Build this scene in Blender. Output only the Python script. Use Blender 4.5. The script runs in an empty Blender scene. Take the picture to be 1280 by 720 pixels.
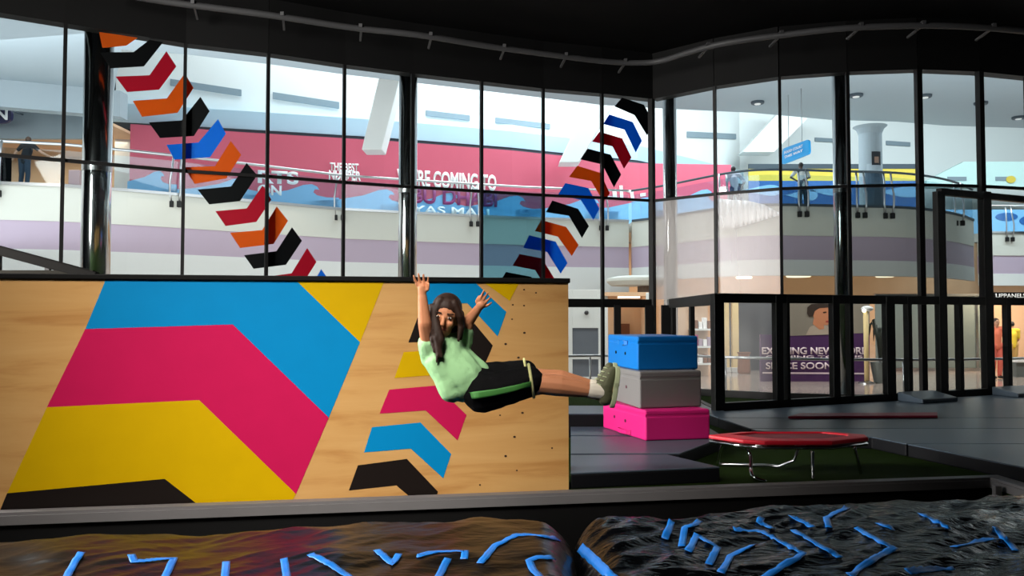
import bpy, bmesh, math, random
from mathutils import Vector, Matrix, noise

S = bpy.context.scene
COL = S.collection
random.seed(7)

# ------------------------------------------------------------------ camera, world, lights, exposure
FOCAL = 1000.0                       # pixels, for a 1280 x 720 frame
PITCH = math.atan(0.036)
EYE = Vector((0, 0, 1.3))
cam = bpy.data.cameras.new('camera')
cam.sensor_width = 36.0
cam.lens = 36.0 * FOCAL / 1280.0
cam.clip_end = 300
camo = bpy.data.objects.new('camera', cam)
camo.location = EYE
camo.rotation_euler = (math.pi / 2 + PITCH, 0, 0)
COL.objects.link(camo)
S.camera = camo

S.view_settings.view_transform = 'Standard'
S.view_settings.look = 'None'
S.view_settings.gamma = 1.0
S.view_settings.exposure = 0.0
S.view_settings.use_curve_mapping = False
S.cycles.max_bounces = 8
S.cycles.transparent_max_bounces = 12
S.cycles.caustics_reflective = False
S.cycles.caustics_refractive = False

W = bpy.data.worlds.new('dim_hall_air')
S.world = W
W.use_nodes = True
W.node_tree.nodes['Background'].inputs[0].default_value = (0.55, 0.62, 0.7, 1)
W.node_tree.nodes['Background'].inputs[1].default_value = 0.008


def area(name, loc, target, sx, sy, power, col, spread=180):
    l = bpy.data.lights.new(name, 'AREA')
    l.shape = 'RECTANGLE'
    l.size = sx
    l.size_y = sy
    l.energy = power
    l.color = col
    l.spread = math.radians(spread)
    o = bpy.data.objects.new(name, l)
    o.location = loc
    d = Vector(target) - Vector(loc)
    o.rotation_euler = d.to_track_quat('-Z', 'Y').to_euler()
    COL.objects.link(o)
    return o


# hall floodlight and side window on the left, plus added unseen lights
area('hall_front_fill', (-2.6, 0.9, 5.2), (-1.35, 5.2, 0.8), 3.2, 2.0, 64, (1.0, 0.94, 0.85), 44)  # added unseen fill for the jumper's front and the painted wall
area('hall_floodlight', (-6.8, 1.8, 3.8), (0.0, 6.2, 0.6), 3.2, 2.2, 5, (1.0, 0.92, 0.8))
area('hall_side_window', (-7.8, 5.5, 2.9), (2.0, 7.6, 1.4), 1.6, 5.6, 700, (1.0, 0.97, 0.92), 120)
area('column_streak_light', (-7.4, 3.4, 3.0), (-4.6, 11, 2.8), 0.9, 5.4, 190, (1.0, 0.97, 0.9), 80)  # added unseen strip, only for the bright streak on the steel columns
# the mall: daylight through its roof, ground floor light, and added unseen fills
area('atrium_skylight', (2, 31.5, 15.5), (2, 35, 6), 70, 5, 14000, (0.86, 0.96, 1.0))
area('fascia_daylight_fill', (-7, 19.5, 8.3), (-5, 30, 4.5), 26, 3, 800, (0.94, 0.98, 1.0))  # added unseen light under the soffit, standing in for the opposite skylight
area('soffit_fill_light', (3, 20.5, 3.2), (3, 20.5, 9), 44, 5, 2000, (0.9, 0.97, 1.0))  # added unseen upward fill, in place of light bounced onto the soffit
area('mall_near_fill', (2, 15.2, 4.9), (2, 18.5, 0.8), 28, 1.0, 1000, (1.0, 0.96, 0.9))  # added unseen fill for the white door and shopfronts near the glass
area('mall_ground_light', (3, 24, 5.0), (3, 24, 0), 30, 8, 300, (1.0, 0.86, 0.7))


# ------------------------------------------------------------------ pixels of the 1280 x 720 photograph to points
def ray(px, py):
    u = (px - 640) / FOCAL
    v = (360 - py) / FOCAL
    c, s = math.cos(PITCH), math.sin(PITCH)
    return Vector((u, c - v * s, s + v * c))


def PY(px, py, y):
    d = ray(px, py)
    return EYE + d * (y / d.y)


def PH(px, py, z):
    d = ray(px, py)
    return EYE + d * ((z - EYE.z) / d.z)


def PV(px, py, a, b):
    """on the vertical plane through the plan points a and b"""
    n = Vector((b[1] - a[1], -(b[0] - a[0]), 0))
    d = ray(px, py)
    t = n.dot(Vector((a[0], a[1], 0)) - EYE) / n.dot(d)
    return EYE + d * t


# ------------------------------------------------------------------ materials
def lin(c):
    return tuple(((x / 255) / 12.92 if x / 255 <= 0.04045 else ((x / 255 + 0.055) / 1.055) ** 2.4) for x in c) + (1,)


def mat(name, rgb, rough=0.6, metal=0.0, var=0.06, scale=6.0, spec=0.5, emit=0.0, bump=0.0, bscale=60, coat=0.0, through=0.0, bmap=None):
    m = bpy.data.materials.new(name)
    m.use_nodes = True
    nt = m.node_tree
    b = nt.nodes['Principled BSDF']
    c = lin(rgb)
    tc = nt.nodes.new('ShaderNodeTexCoord')
    nz = nt.nodes.new('ShaderNodeTexNoise')
    nz.inputs['Scale'].default_value = scale
    nz.inputs['Detail'].default_value = 4
    nt.links.new(tc.outputs['Object'], nz.inputs['Vector'])
    mx = nt.nodes.new('ShaderNodeMix')
    mx.data_type = 'RGBA'
    mx.inputs[6].default_value = tuple(x * (1 - var) for x in c[:3]) + (1,)
    mx.inputs[7].default_value = tuple(min(1, x * (1 + var)) for x in c[:3]) + (1,)
    nt.links.new(nz.outputs['Fac'], mx.inputs[0])
    nt.links.new(mx.outputs[2], b.inputs['Base Color'])
    b.inputs['Roughness'].default_value = rough
    b.inputs['Metallic'].default_value = metal
    b.inputs['Specular IOR Level'].default_value = spec
    b.inputs['Coat Weight'].default_value = coat
    if through:                          # thin film that lets light through from behind
        tl = nt.nodes.new('ShaderNodeBsdfTranslucent')
        nt.links.new(mx.outputs[2], tl.inputs[0])
        ms = nt.nodes.new('ShaderNodeMixShader')
        ms.inputs[0].default_value = through
        out = nt.nodes['Material Output']
        nt.links.new(b.outputs[0], ms.inputs[1])
        nt.links.new(tl.outputs[0], ms.inputs[2])
        nt.links.new(ms.outputs[0], out.inputs[0])
    if emit:
        b.inputs['Emission Color'].default_value = c
        b.inputs['Emission Strength'].default_value = emit
    if bump:
        n2 = nt.nodes.new('ShaderNodeTexNoise')
        n2.inputs['Scale'].default_value = bscale
        n2.inputs['Detail'].default_value = 5
        if bmap:
            mp = nt.nodes.new('ShaderNodeMapping')
            mp.inputs['Scale'].default_value = bmap[0]
            mp.inputs['Rotation'].default_value = (0, 0, bmap[1])
            nt.links.new(tc.outputs['Object'], mp.inputs['Vector'])
            nt.links.new(mp.outputs[0], n2.inputs['Vector'])
            n2.inputs['Distortion'].default_value = 0.6
        else:
            nt.links.new(tc.outputs['Object'], n2.inputs['Vector'])
        bp = nt.nodes.new('ShaderNodeBump')
        bp.inputs['Strength'].default_value = bump
        bp.inputs['Distance'].default_value = 0.02
        nt.links.new(n2.outputs['Fac'], bp.inputs['Height'])
        nt.links.new(bp.outputs['Normal'], b.inputs['Normal'])
    return m


def glass(name, tint, haze=0.0, hazecol=(230, 225, 222), refl=0.03, rough=0.03):
    m = bpy.data.materials.new(name)
    m.use_nodes = True
    nt = m.node_tree
    nt.nodes.remove(nt.nodes['Principled BSDF'])
    out = nt.nodes['Material Output']
    tr = nt.nodes.new('ShaderNodeBsdfTransparent')
    tr.inputs[0].default_value = tint + (1,)
    gl = nt.nodes.new('ShaderNodeBsdfGlossy')
    gl.inputs['Roughness'].default_value = rough
    mx = nt.nodes.new('ShaderNodeMixShader')
    mx.inputs[0].default_value = refl
    nt.links.new(tr.outputs[0], mx.inputs[1])
    nt.links.new(gl.outputs[0], mx.inputs[2])
    last = mx
    if haze:
        tl = nt.nodes.new('ShaderNodeBsdfTranslucent')
        nz = nt.nodes.new('ShaderNodeTexNoise')
        nz.inputs['Scale'].default_value = 1.6
        nz.inputs['Detail'].default_value = 3
        rp = nt.nodes.new('ShaderNodeMapRange')
        rp.inputs[3].default_value = haze * 0.6
        rp.inputs[4].default_value = haze * 1.4
        nt.links.new(nz.outputs['Fac'], rp.inputs[0])
        tl.inputs[0].default_value = lin(hazecol)
        m2 = nt.nodes.new('ShaderNodeMixShader')
        nt.links.new(rp.outputs[0], m2.inputs[0])
        nt.links.new(mx.outputs[0], m2.inputs[1])
        nt.links.new(tl.outputs[0], m2.inputs[2])
        last = m2
    nt.links.new(last.outputs[0], out.inputs[0])
    return m


def plywood():
    m = bpy.data.materials.new('varnished_plywood')
    m.use_nodes = True
    nt = m.node_tree
    b = nt.nodes['Principled BSDF']
    tc = nt.nodes.new('ShaderNodeTexCoord')
    mp = nt.nodes.new('ShaderNodeMapping')
    mp.inputs['Scale'].default_value = (0.55, 1, 5.0)
    mp.inputs['Rotation'].default_value = (0, 0.09, 0)
    nt.links.new(tc.outputs['Object'], mp.inputs['Vector'])
    nz = nt.nodes.new('ShaderNodeTexNoise')
    nz.inputs['Scale'].default_value = 1.3
    nz.inputs['Detail'].default_value = 7
    nz.inputs['Roughness'].default_value = 0.6
    nz.inputs['Distortion'].default_value = 0.5
    nt.links.new(mp.outputs[0], nz.inputs['Vector'])
    cr = nt.nodes.new('ShaderNodeValToRGB')
    e = cr.color_ramp.elements
    e[0].position, e[0].color = 0.30, lin((186, 132, 74))
    e[1].position, e[1].color = 0.47, lin((206, 158, 97))
    k = e.new(0.72)
    k.color = lin((214, 168, 108))
    nt.links.new(nz.outputs['Fac'], cr.inputs[0])
    nt.links.new(cr.outputs[0], b.inputs['Base Color'])
    b.inputs['Roughness'].default_value = 0.5
    b.inputs['Specular IOR Level'].default_value = 0.25
    return m


# ------------------------------------------------------------------ mesh helpers
class MB:
    def __init__(s):
        s.v, s.f, s.m = [], [], []

    def add(s, vs, fs, mi=0):
        o = len(s.v)
        s.v += [tuple(v) for v in vs]
        s.f += [tuple(i + o for i in f) for f in fs]
        s.m += [mi] * len(fs)
        return s

    def box(s, x0, y0, z0, x1, y1, z1, mi=0):
        v = [(x0, y0, z0), (x1, y0, z0), (x1, y1, z0), (x0, y1, z0), (x0, y0, z1), (x1, y0, z1), (x1, y1, z1), (x0, y1, z1)]
        return s.add(v, [(0, 3, 2, 1), (4, 5, 6, 7), (0, 1, 5, 4), (1, 2, 6, 5), (2, 3, 7, 6), (3, 0, 4, 7)], mi)

    def bar(s, a, b, w, h, mi=0, up=Vector((0, 0, 1))):
        """box beam from a to b, w wide sideways, h along up"""
        a, b = Vector(a), Vector(b)
        d = (b - a).normalized()
        if abs(d.dot(up)) > 0.98:
            up = Vector((0, 1, 0))
        r = d.cross(up).normalized() * (w / 2)
        u = r.cross(d).normalized() * (h / 2)
        v = []
        for p in (a, b):
            v += [p - r - u, p + r - u, p + r + u, p - r + u]
        return s.add(v, [(0, 1, 2, 3), (7, 6, 5, 4), (0, 4, 5, 1), (1, 5, 6, 2), (2, 6, 7, 3), (3, 7, 4, 0)], mi)

    def quad3(s, pts, n, t, mi=0):
        """polygon pts extruded by t along n"""
        n = Vector(n) * t
        k = len(pts)
        v = [Vector(p) for p in pts] + [Vector(p) + n for p in pts]
        fs = [tuple(range(k)), tuple(range(2 * k - 1, k - 1, -1))] + [(i, i + k, (i + 1) % k + k, (i + 1) % k) for i in range(k)]
        return s.add(v, fs, mi)

    def tube(s, pts, r, seg=10, mi=0, caps=True):
        pts = [Vector(p) for p in pts]
        rs = r if isinstance(r, (list, tuple)) else [r] * len(pts)
        o = len(s.v)
        prev = None
        for i, p in enumerate(pts):
            d = (pts[min(i + 1, len(pts) - 1)] - pts[max(i - 1, 0)]).normalized()
            if prev is None:
                x = d.orthogonal().normalized()
            else:
                x = (prev - d * prev.dot(d)).normalized()
            prev = x
            y = d.cross(x)
            for k in range(seg):
                a = 2 * math.pi * k / seg
                s.v.append(tuple(p + (x * math.cos(a) + y * math.sin(a)) * rs[i]))
        for i in range(len(pts) - 1):
            for k in range(seg):
                s.f.append((o + i * seg + k, o + i * seg + (k + 1) % seg, o + (i + 1) * seg + (k + 1) % seg, o + (i + 1) * seg + k))
                s.m.append(mi)
        if caps:
            s.f.append(tuple(o + k for k in range(seg - 1, -1, -1)))
            s.m.append(mi)
            e = o + (len(pts) - 1) * seg
            s.f.append(tuple(e + k for k in range(seg)))
            s.m.append(mi)
        return s

    def lathe(s, c, prof, seg=24, mi=0):
        o = len(s.v)
        for (r, z) in prof:
            for k in range(seg):
                a = 2 * math.pi * k / seg
                s.v.append((c[0] + r * math.cos(a), c[1] + r * math.sin(a), c[2] + z))
        for i in range(len(prof) - 1):
            for k in range(seg):
                s.f.append((o + i * seg + k, o + i * seg + (k + 1) % seg, o + (i + 1) * seg + (k + 1) % seg, o + (i + 1) * seg + k))
                s.m.append(mi)
        s.f.append(tuple(o + k for k in range(seg - 1, -1, -1)))
        s.m.append(mi)
        e = o + (len(prof) - 1) * seg
        s.f.append(tuple(e + k for k in range(seg)))
        s.m.append(mi)
        return s

    def ball(s, c, r, seg=14, ring=8, mi=0, rot=None):
        """ellipsoid; r a number or three radii"""
        c = Vector(c)
        rr = (r, r, r) if not isinstance(r, (tuple, list)) else r
        o = len(s.v)
        for i in range(1, ring):
            t = math.pi * i / ring
            for k in range(seg):
                a = 2 * math.pi * k / seg
                q = Vector((rr[0] * math.sin(t) * math.cos(a), rr[1] * math.sin(t) * math.sin(a), rr[2] * math.cos(t)))
                if rot:
                    q = rot @ q
                s.v.append(tuple(c + q))
        top, bot = Vector((0, 0, rr[2])), Vector((0, 0, -rr[2]))
        if rot:
            top, bot = rot @ top, rot @ bot
        s.v += [tuple(c + top), tuple(c + bot)]
        T = len(s.v) - 2
        for i in range(ring - 2):
            for k in range(seg):
                s.f.append((o + i * seg + k, o + (i + 1) * seg + k, o + (i + 1) * seg + (k + 1) % seg, o + i * seg + (k + 1) % seg))
                s.m.append(mi)
        for k in range(seg):
            s.f.append((T, o + k, o + (k + 1) % seg))
            s.m.append(mi)
            s.f.append((T + 1, o + (ring - 2) * seg + (k + 1) % seg, o + (ring - 2) * seg + k))
            s.m.append(mi)
        return s

    def limb(s, a, b, ra, rb, seg=12):
        """tapered capsule, closed, for remeshing"""
        a, b = Vector(a), Vector(b)
        d = b - a
        L = d.length
        if L < 1e-6:
            return s.ball(a, ra)
        d.normalize()
        pts, rs = [], []
        for t in (-0.98, -0.8, -0.5):
            pts.append(a + d * (t * ra))
            rs.append(ra * math.sqrt(1 - t * t))
        pts.append(a)
        rs.append(ra)
        pts.append(b)
        rs.append(rb)
        for t in (0.5, 0.8, 0.98):
            pts.append(b + d * (t * rb))
            rs.append(rb * math.sqrt(1 - t * t))
        return s.tube(pts, rs, seg)

    def build(s, name, mats, parent=None, smooth=False, bevel=0.0, bseg=2):
        me = bpy.data.meshes.new(name)
        me.from_pydata(s.v, [], s.f)
        if not isinstance(mats, (list, tuple)):
            mats = [mats]
        for m in mats:
            me.materials.append(m)
        me.polygons.foreach_set('material_index', s.m)
        bm = bmesh.new()
        bm.from_mesh(me)
        bmesh.ops.recalc_face_normals(bm, faces=bm.faces)
        bm.to_mesh(me)
        bm.free()
        if smooth:
            me.polygons.foreach_set('use_smooth', [True] * len(me.polygons))
        me.update()
        o = bpy.data.objects.new(name, me)
        COL.objects.link(o)
        if bevel:
            b = o.modifiers.new('bevel', 'BEVEL')
            b.width = bevel
            b.segments = bseg
            b.limit_method = 'ANGLE'
        if parent:
            put(o, parent)
        return o

    def flesh(s, name, m, parent=None, voxel=0.005, smooth=4, fac=0.5):
        """union of the closed shapes as one continuous skin"""
        o = s.build(name, m, parent, smooth=True)
        r = o.modifiers.new('skin', 'REMESH')
        r.mode = 'VOXEL'
        r.voxel_size = voxel
        r.use_smooth_shade = True
        k = o.modifiers.new('soften', 'SMOOTH')
        k.iterations = smooth
        k.factor = fac
        return o


def world_of(o):
    m = o.matrix_basis.copy()
    p = o.parent
    while p:
        m = p.matrix_basis @ m
        p = p.parent
    return m


def put(o, parent):
    """parent o, whose mesh is in world coordinates, without moving it"""
    o.parent = parent
    o.matrix_basis = world_of(parent).inverted() @ o.matrix_basis


def tag(o, label=None, cat=None, group=None, kind=None):
    if label:
        o['label'] = label
    if cat:
        o['category'] = cat
    if group:
        o['group'] = group
    if kind:
        o['kind'] = kind
    return o


def thing(name, label, cat, loc, rz=0.0, group=None):
    o = bpy.data.objects.new(name, None)
    o.empty_display_size = 0.1
    o.location = loc
    o.rotation_euler = (0, 0, rz)
    COL.objects.link(o)
    return tag(o, label, cat, group)


def struct(o):
    o['kind'] = 'structure'
    return o


def text(body, name, p0, xdir, height, m, parent, width=None, zdir=(0, 0, 1), bold=0.0, ext=0.004, align='LEFT'):
    """raised lettering: baseline start p0, running along xdir, cap height given"""
    c = bpy.data.curves.new(name, 'FONT')
    c.body = body
    c.size = 1.0
    c.extrude = 0.0
    c.offset = bold
    c.align_x = align
    t = bpy.data.objects.new(name, c)
    COL.objects.link(t)
    dg = bpy.context.evaluated_depsgraph_get()
    me = bpy.data.meshes.new_from_object(t.evaluated_get(dg))
    bpy.data.objects.remove(t)
    xs = [v.co.x for v in me.vertices] or [0, 1]
    w0 = max(xs) - min(xs)
    x0 = min(xs)
    k = height / 0.7
    kx = (width / w0) if width else k
    x, z = Vector(xdir).normalized(), Vector(zdir).normalized()
    n = x.cross(z)                    # towards the reader
    p0 = Vector(p0)
    for v in me.vertices:
        v.co = p0 + x * ((v.co.x - (x0 if align == 'LEFT' else 0)) * kx) + z * (v.co.y * k) + n * ext
    me.materials.clear()
    me.materials.append(m)
    o = bpy.data.objects.new(name, me)
    COL.objects.link(o)
    so = o.modifiers.new('thickness', 'SOLIDIFY')
    so.thickness = ext * 0.9
    so.offset = 0
    put(o, parent)
    return o


# ------------------------------------------------------------------ shared materials
M = dict(
    black=mat('matt_black_paint', (10, 10, 11), 0.7, var=0.2, spec=0.2),
    blackmetal=mat('black_powder_coated_steel', (12, 12, 13), 0.5, var=0.2, spec=0.3),
    ceiling=mat('black_ceiling', (8, 8, 9), 0.9, var=0.2, spec=0.1),
    pipe=mat('dark_grey_conduit', (62, 62, 64), 0.6),
    chrome=mat('polished_steel', (205, 208, 210), 0.13, 1.0, 0.03),
    steel=mat('brushed_steel', (190, 192, 195), 0.28, 1.0, 0.05),
    turf=mat('dark_green_turf', (34, 50, 16), 0.95, var=0.5, scale=60, spec=0.05, bump=0.6, bscale=200),
    matblue=mat('slate_vinyl_mat', (74, 87, 100), 0.4, var=0.12, scale=3, spec=0.45),
    matnavy=mat('dark_navy_vinyl', (9, 10, 15), 0.6, var=0.15, spec=.2),
    grey_steel=mat('worn_grey_steel', (112, 110, 112), 0.55, 0.0, 0.15, 3),
    white=mat('mall_white_paint', (226, 230, 230), 0.6, var=0.02),
    cream=mat('cream_fascia_paint', (196, 196, 188), 0.6, var=0.02),
    lowwhite=mat('lower_fascia_paint', (208, 211, 211), 0.6, var=0.02),
    lilac=mat('lilac_fascia_paint', (172, 156, 174), 0.6, var=0.03),
    soffit=mat('grey_soffit_paint', (150, 162, 170), 0.7, var=0.02),
    paleblue=mat('pale_blue_beam', (176, 206, 224), 0.6, var=0.03),
    slot=mat('grey_vent_slot', (128, 144, 154), 0.7),
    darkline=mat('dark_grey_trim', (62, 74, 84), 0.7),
    hoard=mat('red_pink_hoarding', (208, 92, 116), 0.55, var=0.04),
    wave=mat('sky_blue_print', (136, 188, 228), 0.55, var=0.04),
    deepblue=mat('deep_blue_print', (40, 96, 160), 0.55, var=0.08),
    yellowprint=mat('yellow_green_print', (214, 190, 70), 0.55, var=0.08),
    plum=mat('plum_print', (150, 48, 110), 0.55),
    lettering=mat('white_lettering', (245, 245, 246), 0.6, var=0.01),
    tile=mat('polished_mall_tile', (176, 160, 150), 0.14, var=0.06, scale=2),
    ring=mat('lit_ring_lamp', (255, 236, 205), 0.5, emit=3.0),
    spot=mat('lit_downlight', (255, 246, 230), 0.5, emit=4.0),
    shopwarm=mat('warm_shop_wall', (218, 180, 146), 0.7, var=0.12, scale=1.5),
    shopbrown=mat('brown_shop_timber', (116, 66, 38), 0.6, var=0.2, scale=3),
    shopgrey=mat('grey_shop_panel', (104, 110, 108), 0.5, var=0.1, scale=2),
    shopdark=mat('dark_shop_interior', (48, 52, 62), 0.6, var=0.3, scale=2),
    creamstrip=mat('cream_shop_post', (232, 206, 150), 0.5, var=0.05),
    ply=plywood(),
    p_blue=mat('blue_wall_paint', (2, 136, 200), 0.5, var=0.05, spec=0.12),
    p_magenta=mat('magenta_wall_paint', (198, 24, 84), 0.5, var=0.05, spec=0.12),
    p_yellow=mat('yellow_wall_paint', (208, 168, 0), 0.5, var=0.05, spec=0.12),
    p_black=mat('black_wall_paint', (24, 17, 15), 0.5, var=0.1, spec=0.2),
    hole=mat('bolt_hole', (62, 38, 18), 0.8),
    d_red=mat('red_vinyl_decal', (196, 10, 46), 0.5, var=0.04, through=.45),
    d_orange=mat('orange_vinyl_decal', (232, 100, 8), 0.5, var=0.04, through=.45),
    d_blue=mat('blue_vinyl_decal', (10, 128, 235), 0.5, var=0.04, through=.5),
    d_black=mat('black_vinyl_decal', (6, 6, 8), 0.5, var=0.1, spec=0.2),
    g_clear=glass('clear_glass', (0.94, 0.97, 0.97)),
    g_teal=glass('teal_tinted_glass', (0.42, 0.62, 0.68)),
    g_grey=glass('grey_tinted_glass', (0.62, 0.66, 0.66)),
    g_faint_reflection=glass('faint_painted_reflection_glass', (0.92, 0.92, 0.92), 0.17, refl=0.12, rough=0.45),  # milky mix painted in for a fainter reflection on the pane
    g_low=glass('soft_glass', (0.88, 0.9, 0.9), refl=0.05, rough=0.5),
    g_reflection=glass('painted_reflection_glass', (0.9, 0.9, 0.9), 0.32, refl=0.1, rough=0.45),  # milky mix painted in for a bright reflection on the pane
    g_rail=glass('balustrade_glass', (0.86, 0.93, 0.97), refl=0.05),
)

# ------------------------------------------------------------------ plan of the curved shopfront glazing
ZT, ZM, ZS = 5.1, 3.32, 1.60           # head, transom, top of the lower black rail
MUL = [(-90, 3), (82, 31), (232, 56), (335, 68), (430, 82), (515, 93), (601, 103), (678, 112), (751, 118), (816, 125),
       (894, 109), (974, 97), (1058, 91), (1145, 88), (1221, 91), (1280, 97), (1345, 104)]
PLAN = [PH(x, y, ZT) for x, y in MUL]


def inout(i):
    """unit plan normal of bay i pointing out into the mall"""
    d = (PLAN[i + 1] - PLAN[i])
    n = Vector((-d.y, d.x, 0)).normalized()
    return n if n.y > 0 else -n


# ------------------------------------------------------------------ hall shell
mb = MB()
rim_l, rim_r = PH(-80, 644, 0), PH(1228, 597, 0)          # far rim of the foam pit
right_rim = PH(1285, 614, 0)
backs = [(v.x + inout(min(i, 15)).x * .07, v.y + inout(min(i, 15)).y * .07) for i, v in enumerate(PLAN)]
floor_poly = [(rim_l.x - 3, rim_l.y - 0.4), (rim_r.x, rim_r.y), (right_rim.x + 0.3, 1.0), (16, 1.0), (16, backs[-1][1])] + backs[::-1] + [(rim_l.x - 3, backs[0][1])]
mb = MB()
mb.quad3([(x, y, 0.0) for x, y in floor_poly], (0, 0, -1), 0.12)
struct(mb.build('floor', M['turf']))
struct(MB().box(-9, -0.5, -1.3, 9, 7.2, -1.2).build('floor_pit', M['black']))
ceil_poly = [(-16, -3), (18, -3), (18, backs[-1][1])] + backs[::-1] + [(-16, backs[0][1])]
struct(MB().quad3([(x, y, 5.9) for x, y in ceil_poly], (0, 0, 1), .15).build('ceiling', M['ceiling']))

# black bulkhead that follows the glass head
mb = MB()
for i in range(len(PLAN) - 1):
    a, b = PLAN[i], PLAN[i + 1]
    n = inout(i)
    a2, b2 = a + n * 0.14, b + n * 0.14
    mb.add([(a.x - n.x * .06, a.y - n.y * .06, ZT), (b.x - n.x * .06, b.y - n.y * .06, ZT), (b2.x, b2.y, ZT), (a2.x, a2.y, ZT),
            (a.x - n.x * .06, a.y - n.y * .06, 5.95), (b.x - n.x * .06, b.y - n.y * .06, 5.95), (b2.x, b2.y, 5.95), (a2.x, a2.y, 5.95)],
           [(0, 3, 2, 1), (4, 5, 6, 7), (0, 1, 5, 4), (1, 2, 6, 5), (2, 3, 7, 6), (3, 0, 4, 7)])
struct(mb.build('wall_bulkhead', M['black']))

# pit rim beams and pit sides
d = (rim_r - rim_l).normalized()
inn = Vector((d.y, -d.x, 0))
mb = MB()
a, b = rim_l, rim_r
mb.quad3([a, b, b + Vector((0, 0, 0.02)) , a + Vector((0, 0, 0.02))], inn, 0.09)
mb.quad3([a + inn * 0.09, b + inn * 0.09, b + inn * 0.09 - Vector((0, 0, .06)), a + inn * 0.09 - Vector((0, 0, .06))], inn, 0.012)
struct(mb.build('trim_1', M['grey_steel']))
mb = MB()
mb.quad3([a + inn * 0.02, b + inn * .02, b + inn * 0.02 - Vector((0, 0, 1.25)), a + inn * 0.02 - Vector((0, 0, 1.25))], inn, 0.05)
struct(mb.build('wall_pit_back', M['black']))
e = Vector((right_rim.x + (right_rim.x - rim_r.x) * 3, right_rim.y + (right_rim.y - rim_r.y) * 3, 0))
d2 = (e - rim_r).normalized()
in2 = Vector((d2.y, -d2.x, 0))
in2 = in2 if in2.x < 0 else -in2
mb = MB()
mb.quad3([rim_r, e, e + Vector((0, 0, .02)), rim_r + Vector((0, 0, .02))], -in2, 0.13)
mb.quad3([rim_r, e, e - Vector((0, 0, .06)), rim_r - Vector((0, 0, .06))], in2, 0.012)
struct(mb.build('trim_2', M['grey_steel']))
mb = MB()
mb.quad3([rim_r, e, e - Vector((0, 0, 1.25)), rim_r - Vector((0, 0, 1.25))], -in2, 0.05)
struct(mb.build('wall_pit_right', M['black']))
# short bracket post at the corner of the pit
g0 = PH(1236, 606, -0.02)
k = tag(MB().box(g0.x - .02, g0.y - .12, -0.42, g0.x + .03, g0.y - .07, -0.005).build('corner_bracket', M['grey_steel'], bevel=.004),
        'short grey steel bracket in the right corner of the pit rim', 'bracket')

# ------------------------------------------------------------------ glazing
zone = {6: M['g_teal'], 9: M['g_reflection'], 10: M['g_faint_reflection'], 11: M['g_grey'], 12: M['g_grey'], 13: M['g_grey']}
for i in range(len(PLAN) - 1):
    a, b = PLAN[i].copy(), PLAN[i + 1].copy()
    n = inout(i)
    a.z = b.z = 0
    z3 = Vector((0, 0, 1))
    w = MB()
    w.quad3([a + z3 * ZM, b + z3 * ZM, b + z3 * ZT, a + z3 * ZT], n, 0.012, 0)
    w.quad3([a + z3 * ZS, b + z3 * ZS, b + z3 * ZM, a + z3 * ZM], n, 0.012, 1)
    w.quad3([a + z3 * 0.06, b + z3 * 0.06, b + z3 * ZS, a + z3 * ZS], n, 0.012, 2)
    struct(w.build('window_%d' % (i + 1), [M['g_clear'], zone.get(i, M['g_clear']), M['g_low'] if i in (9, 10) else M['g_clear']]))
    # transom and lower rail of this bay
    r = MB()
    r.bar(a - n * .02 + z3 * ZM, b - n * .02 + z3 * ZM, .04, .045)
    if i < 9:
        r.bar(a - n * .03 + z3 * (ZS - .07), b - n * .03 + z3 * (ZS - .07), .06, .14)
    r.bar(a - n * .03 + z3 * .05, b - n * .03 + z3 * .05, .07, .12)
    struct(r.build('trim_%d' % (20 + i), M['blackmetal']))
    # mullion at the left end of the bay
    if i in (5, 12):
        ww, dd = .05, .07
    elif i in (9,):
        ww, dd = .085, .1
    elif i in (13, 14):
        ww, dd = .085, .09
    else:
        ww, dd = .045, .07
    m = MB().bar(a - n * dd / 2, a - n * dd / 2 + z3 * ZT, dd, ww, up=Vector((n.y, -n.x, 0)))
    struct(m.build('trim_%d' % (50 + i), M['blackmetal']))
# extra posts below the rail on the left part
for j, (px, wpx) in enumerate([(771, 8), (810, 9), (832, 12)]):
    p = PV(px, 400, PLAN[8], PLAN[9]) if px < 816 else PV(px, 400, PLAN[9], PLAN[10])
    struct(MB().box(p.x - wpx * .007, p.y - .12, 0, p.x + wpx * .007, p.y - .03, ZS - .1).build('trim_%d' % (80 + j), M['blackmetal']))

# light fascia just outside the glass head
mb = MB()
for i in range(9):
    n = inout(i)
    a, b = PLAN[i] + n * .35, PLAN[i + 1] + n * .35
    mb.quad3([(a.x, a.y, 5.2), (b.x, b.y, 5.2), (b.x, b.y, 5.9), (a.x, a.y, 5.9)], n, .08)
struct(mb.build('trim_head_fascia', M['soffit']))

# chrome columns just behind the glass
def column(name, px, wpx, i, off, label, m):
    p = PV(px, 300, PLAN[i], PLAN[i + 1]) + inout(i) * off
    r = wpx / 2 / FOCAL * p.y
    t = thing(name, label, 'column', (p.x, p.y, 0))
    put(MB().lathe((p.x, p.y, 0), [(r, 0.1), (r, 5.6)], 40).build('shaft', m, smooth=False), t)
    for f in t.children[0].data.polygons:
        f.use_smooth = len(f.vertices) == 4
    put(MB().lathe((p.x, p.y, 0), [(r * 1.18, 0), (r * 1.18, .06), (r * 1.04, .1)], 40).build('base_collar', M['steel'], bevel=.006), t)
    put(MB().lathe((p.x, p.y, 0), [(r * 1.03, ZM - .06), (r * 1.03, ZM + .06)], 40).build('collar', M['steel'], bevel=.004), t)
    return t


column('chrome_column', 122, 34, 1, .32, 'thick polished steel column at the far left behind the glass', M['chrome'])
column('chrome_column', 516, 23, 4, .28, 'polished steel column in the middle of the long left glazing, behind the jumping person', M['chrome'])
column('chrome_column', 827, 17, 9, .3, 'polished steel column just right of the inner corner of the glazing', M['chrome'])
column('chrome_column', 1057, 21, 11, .28, 'polished steel column in the right glazing above the barrier', M['chrome'])


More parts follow.
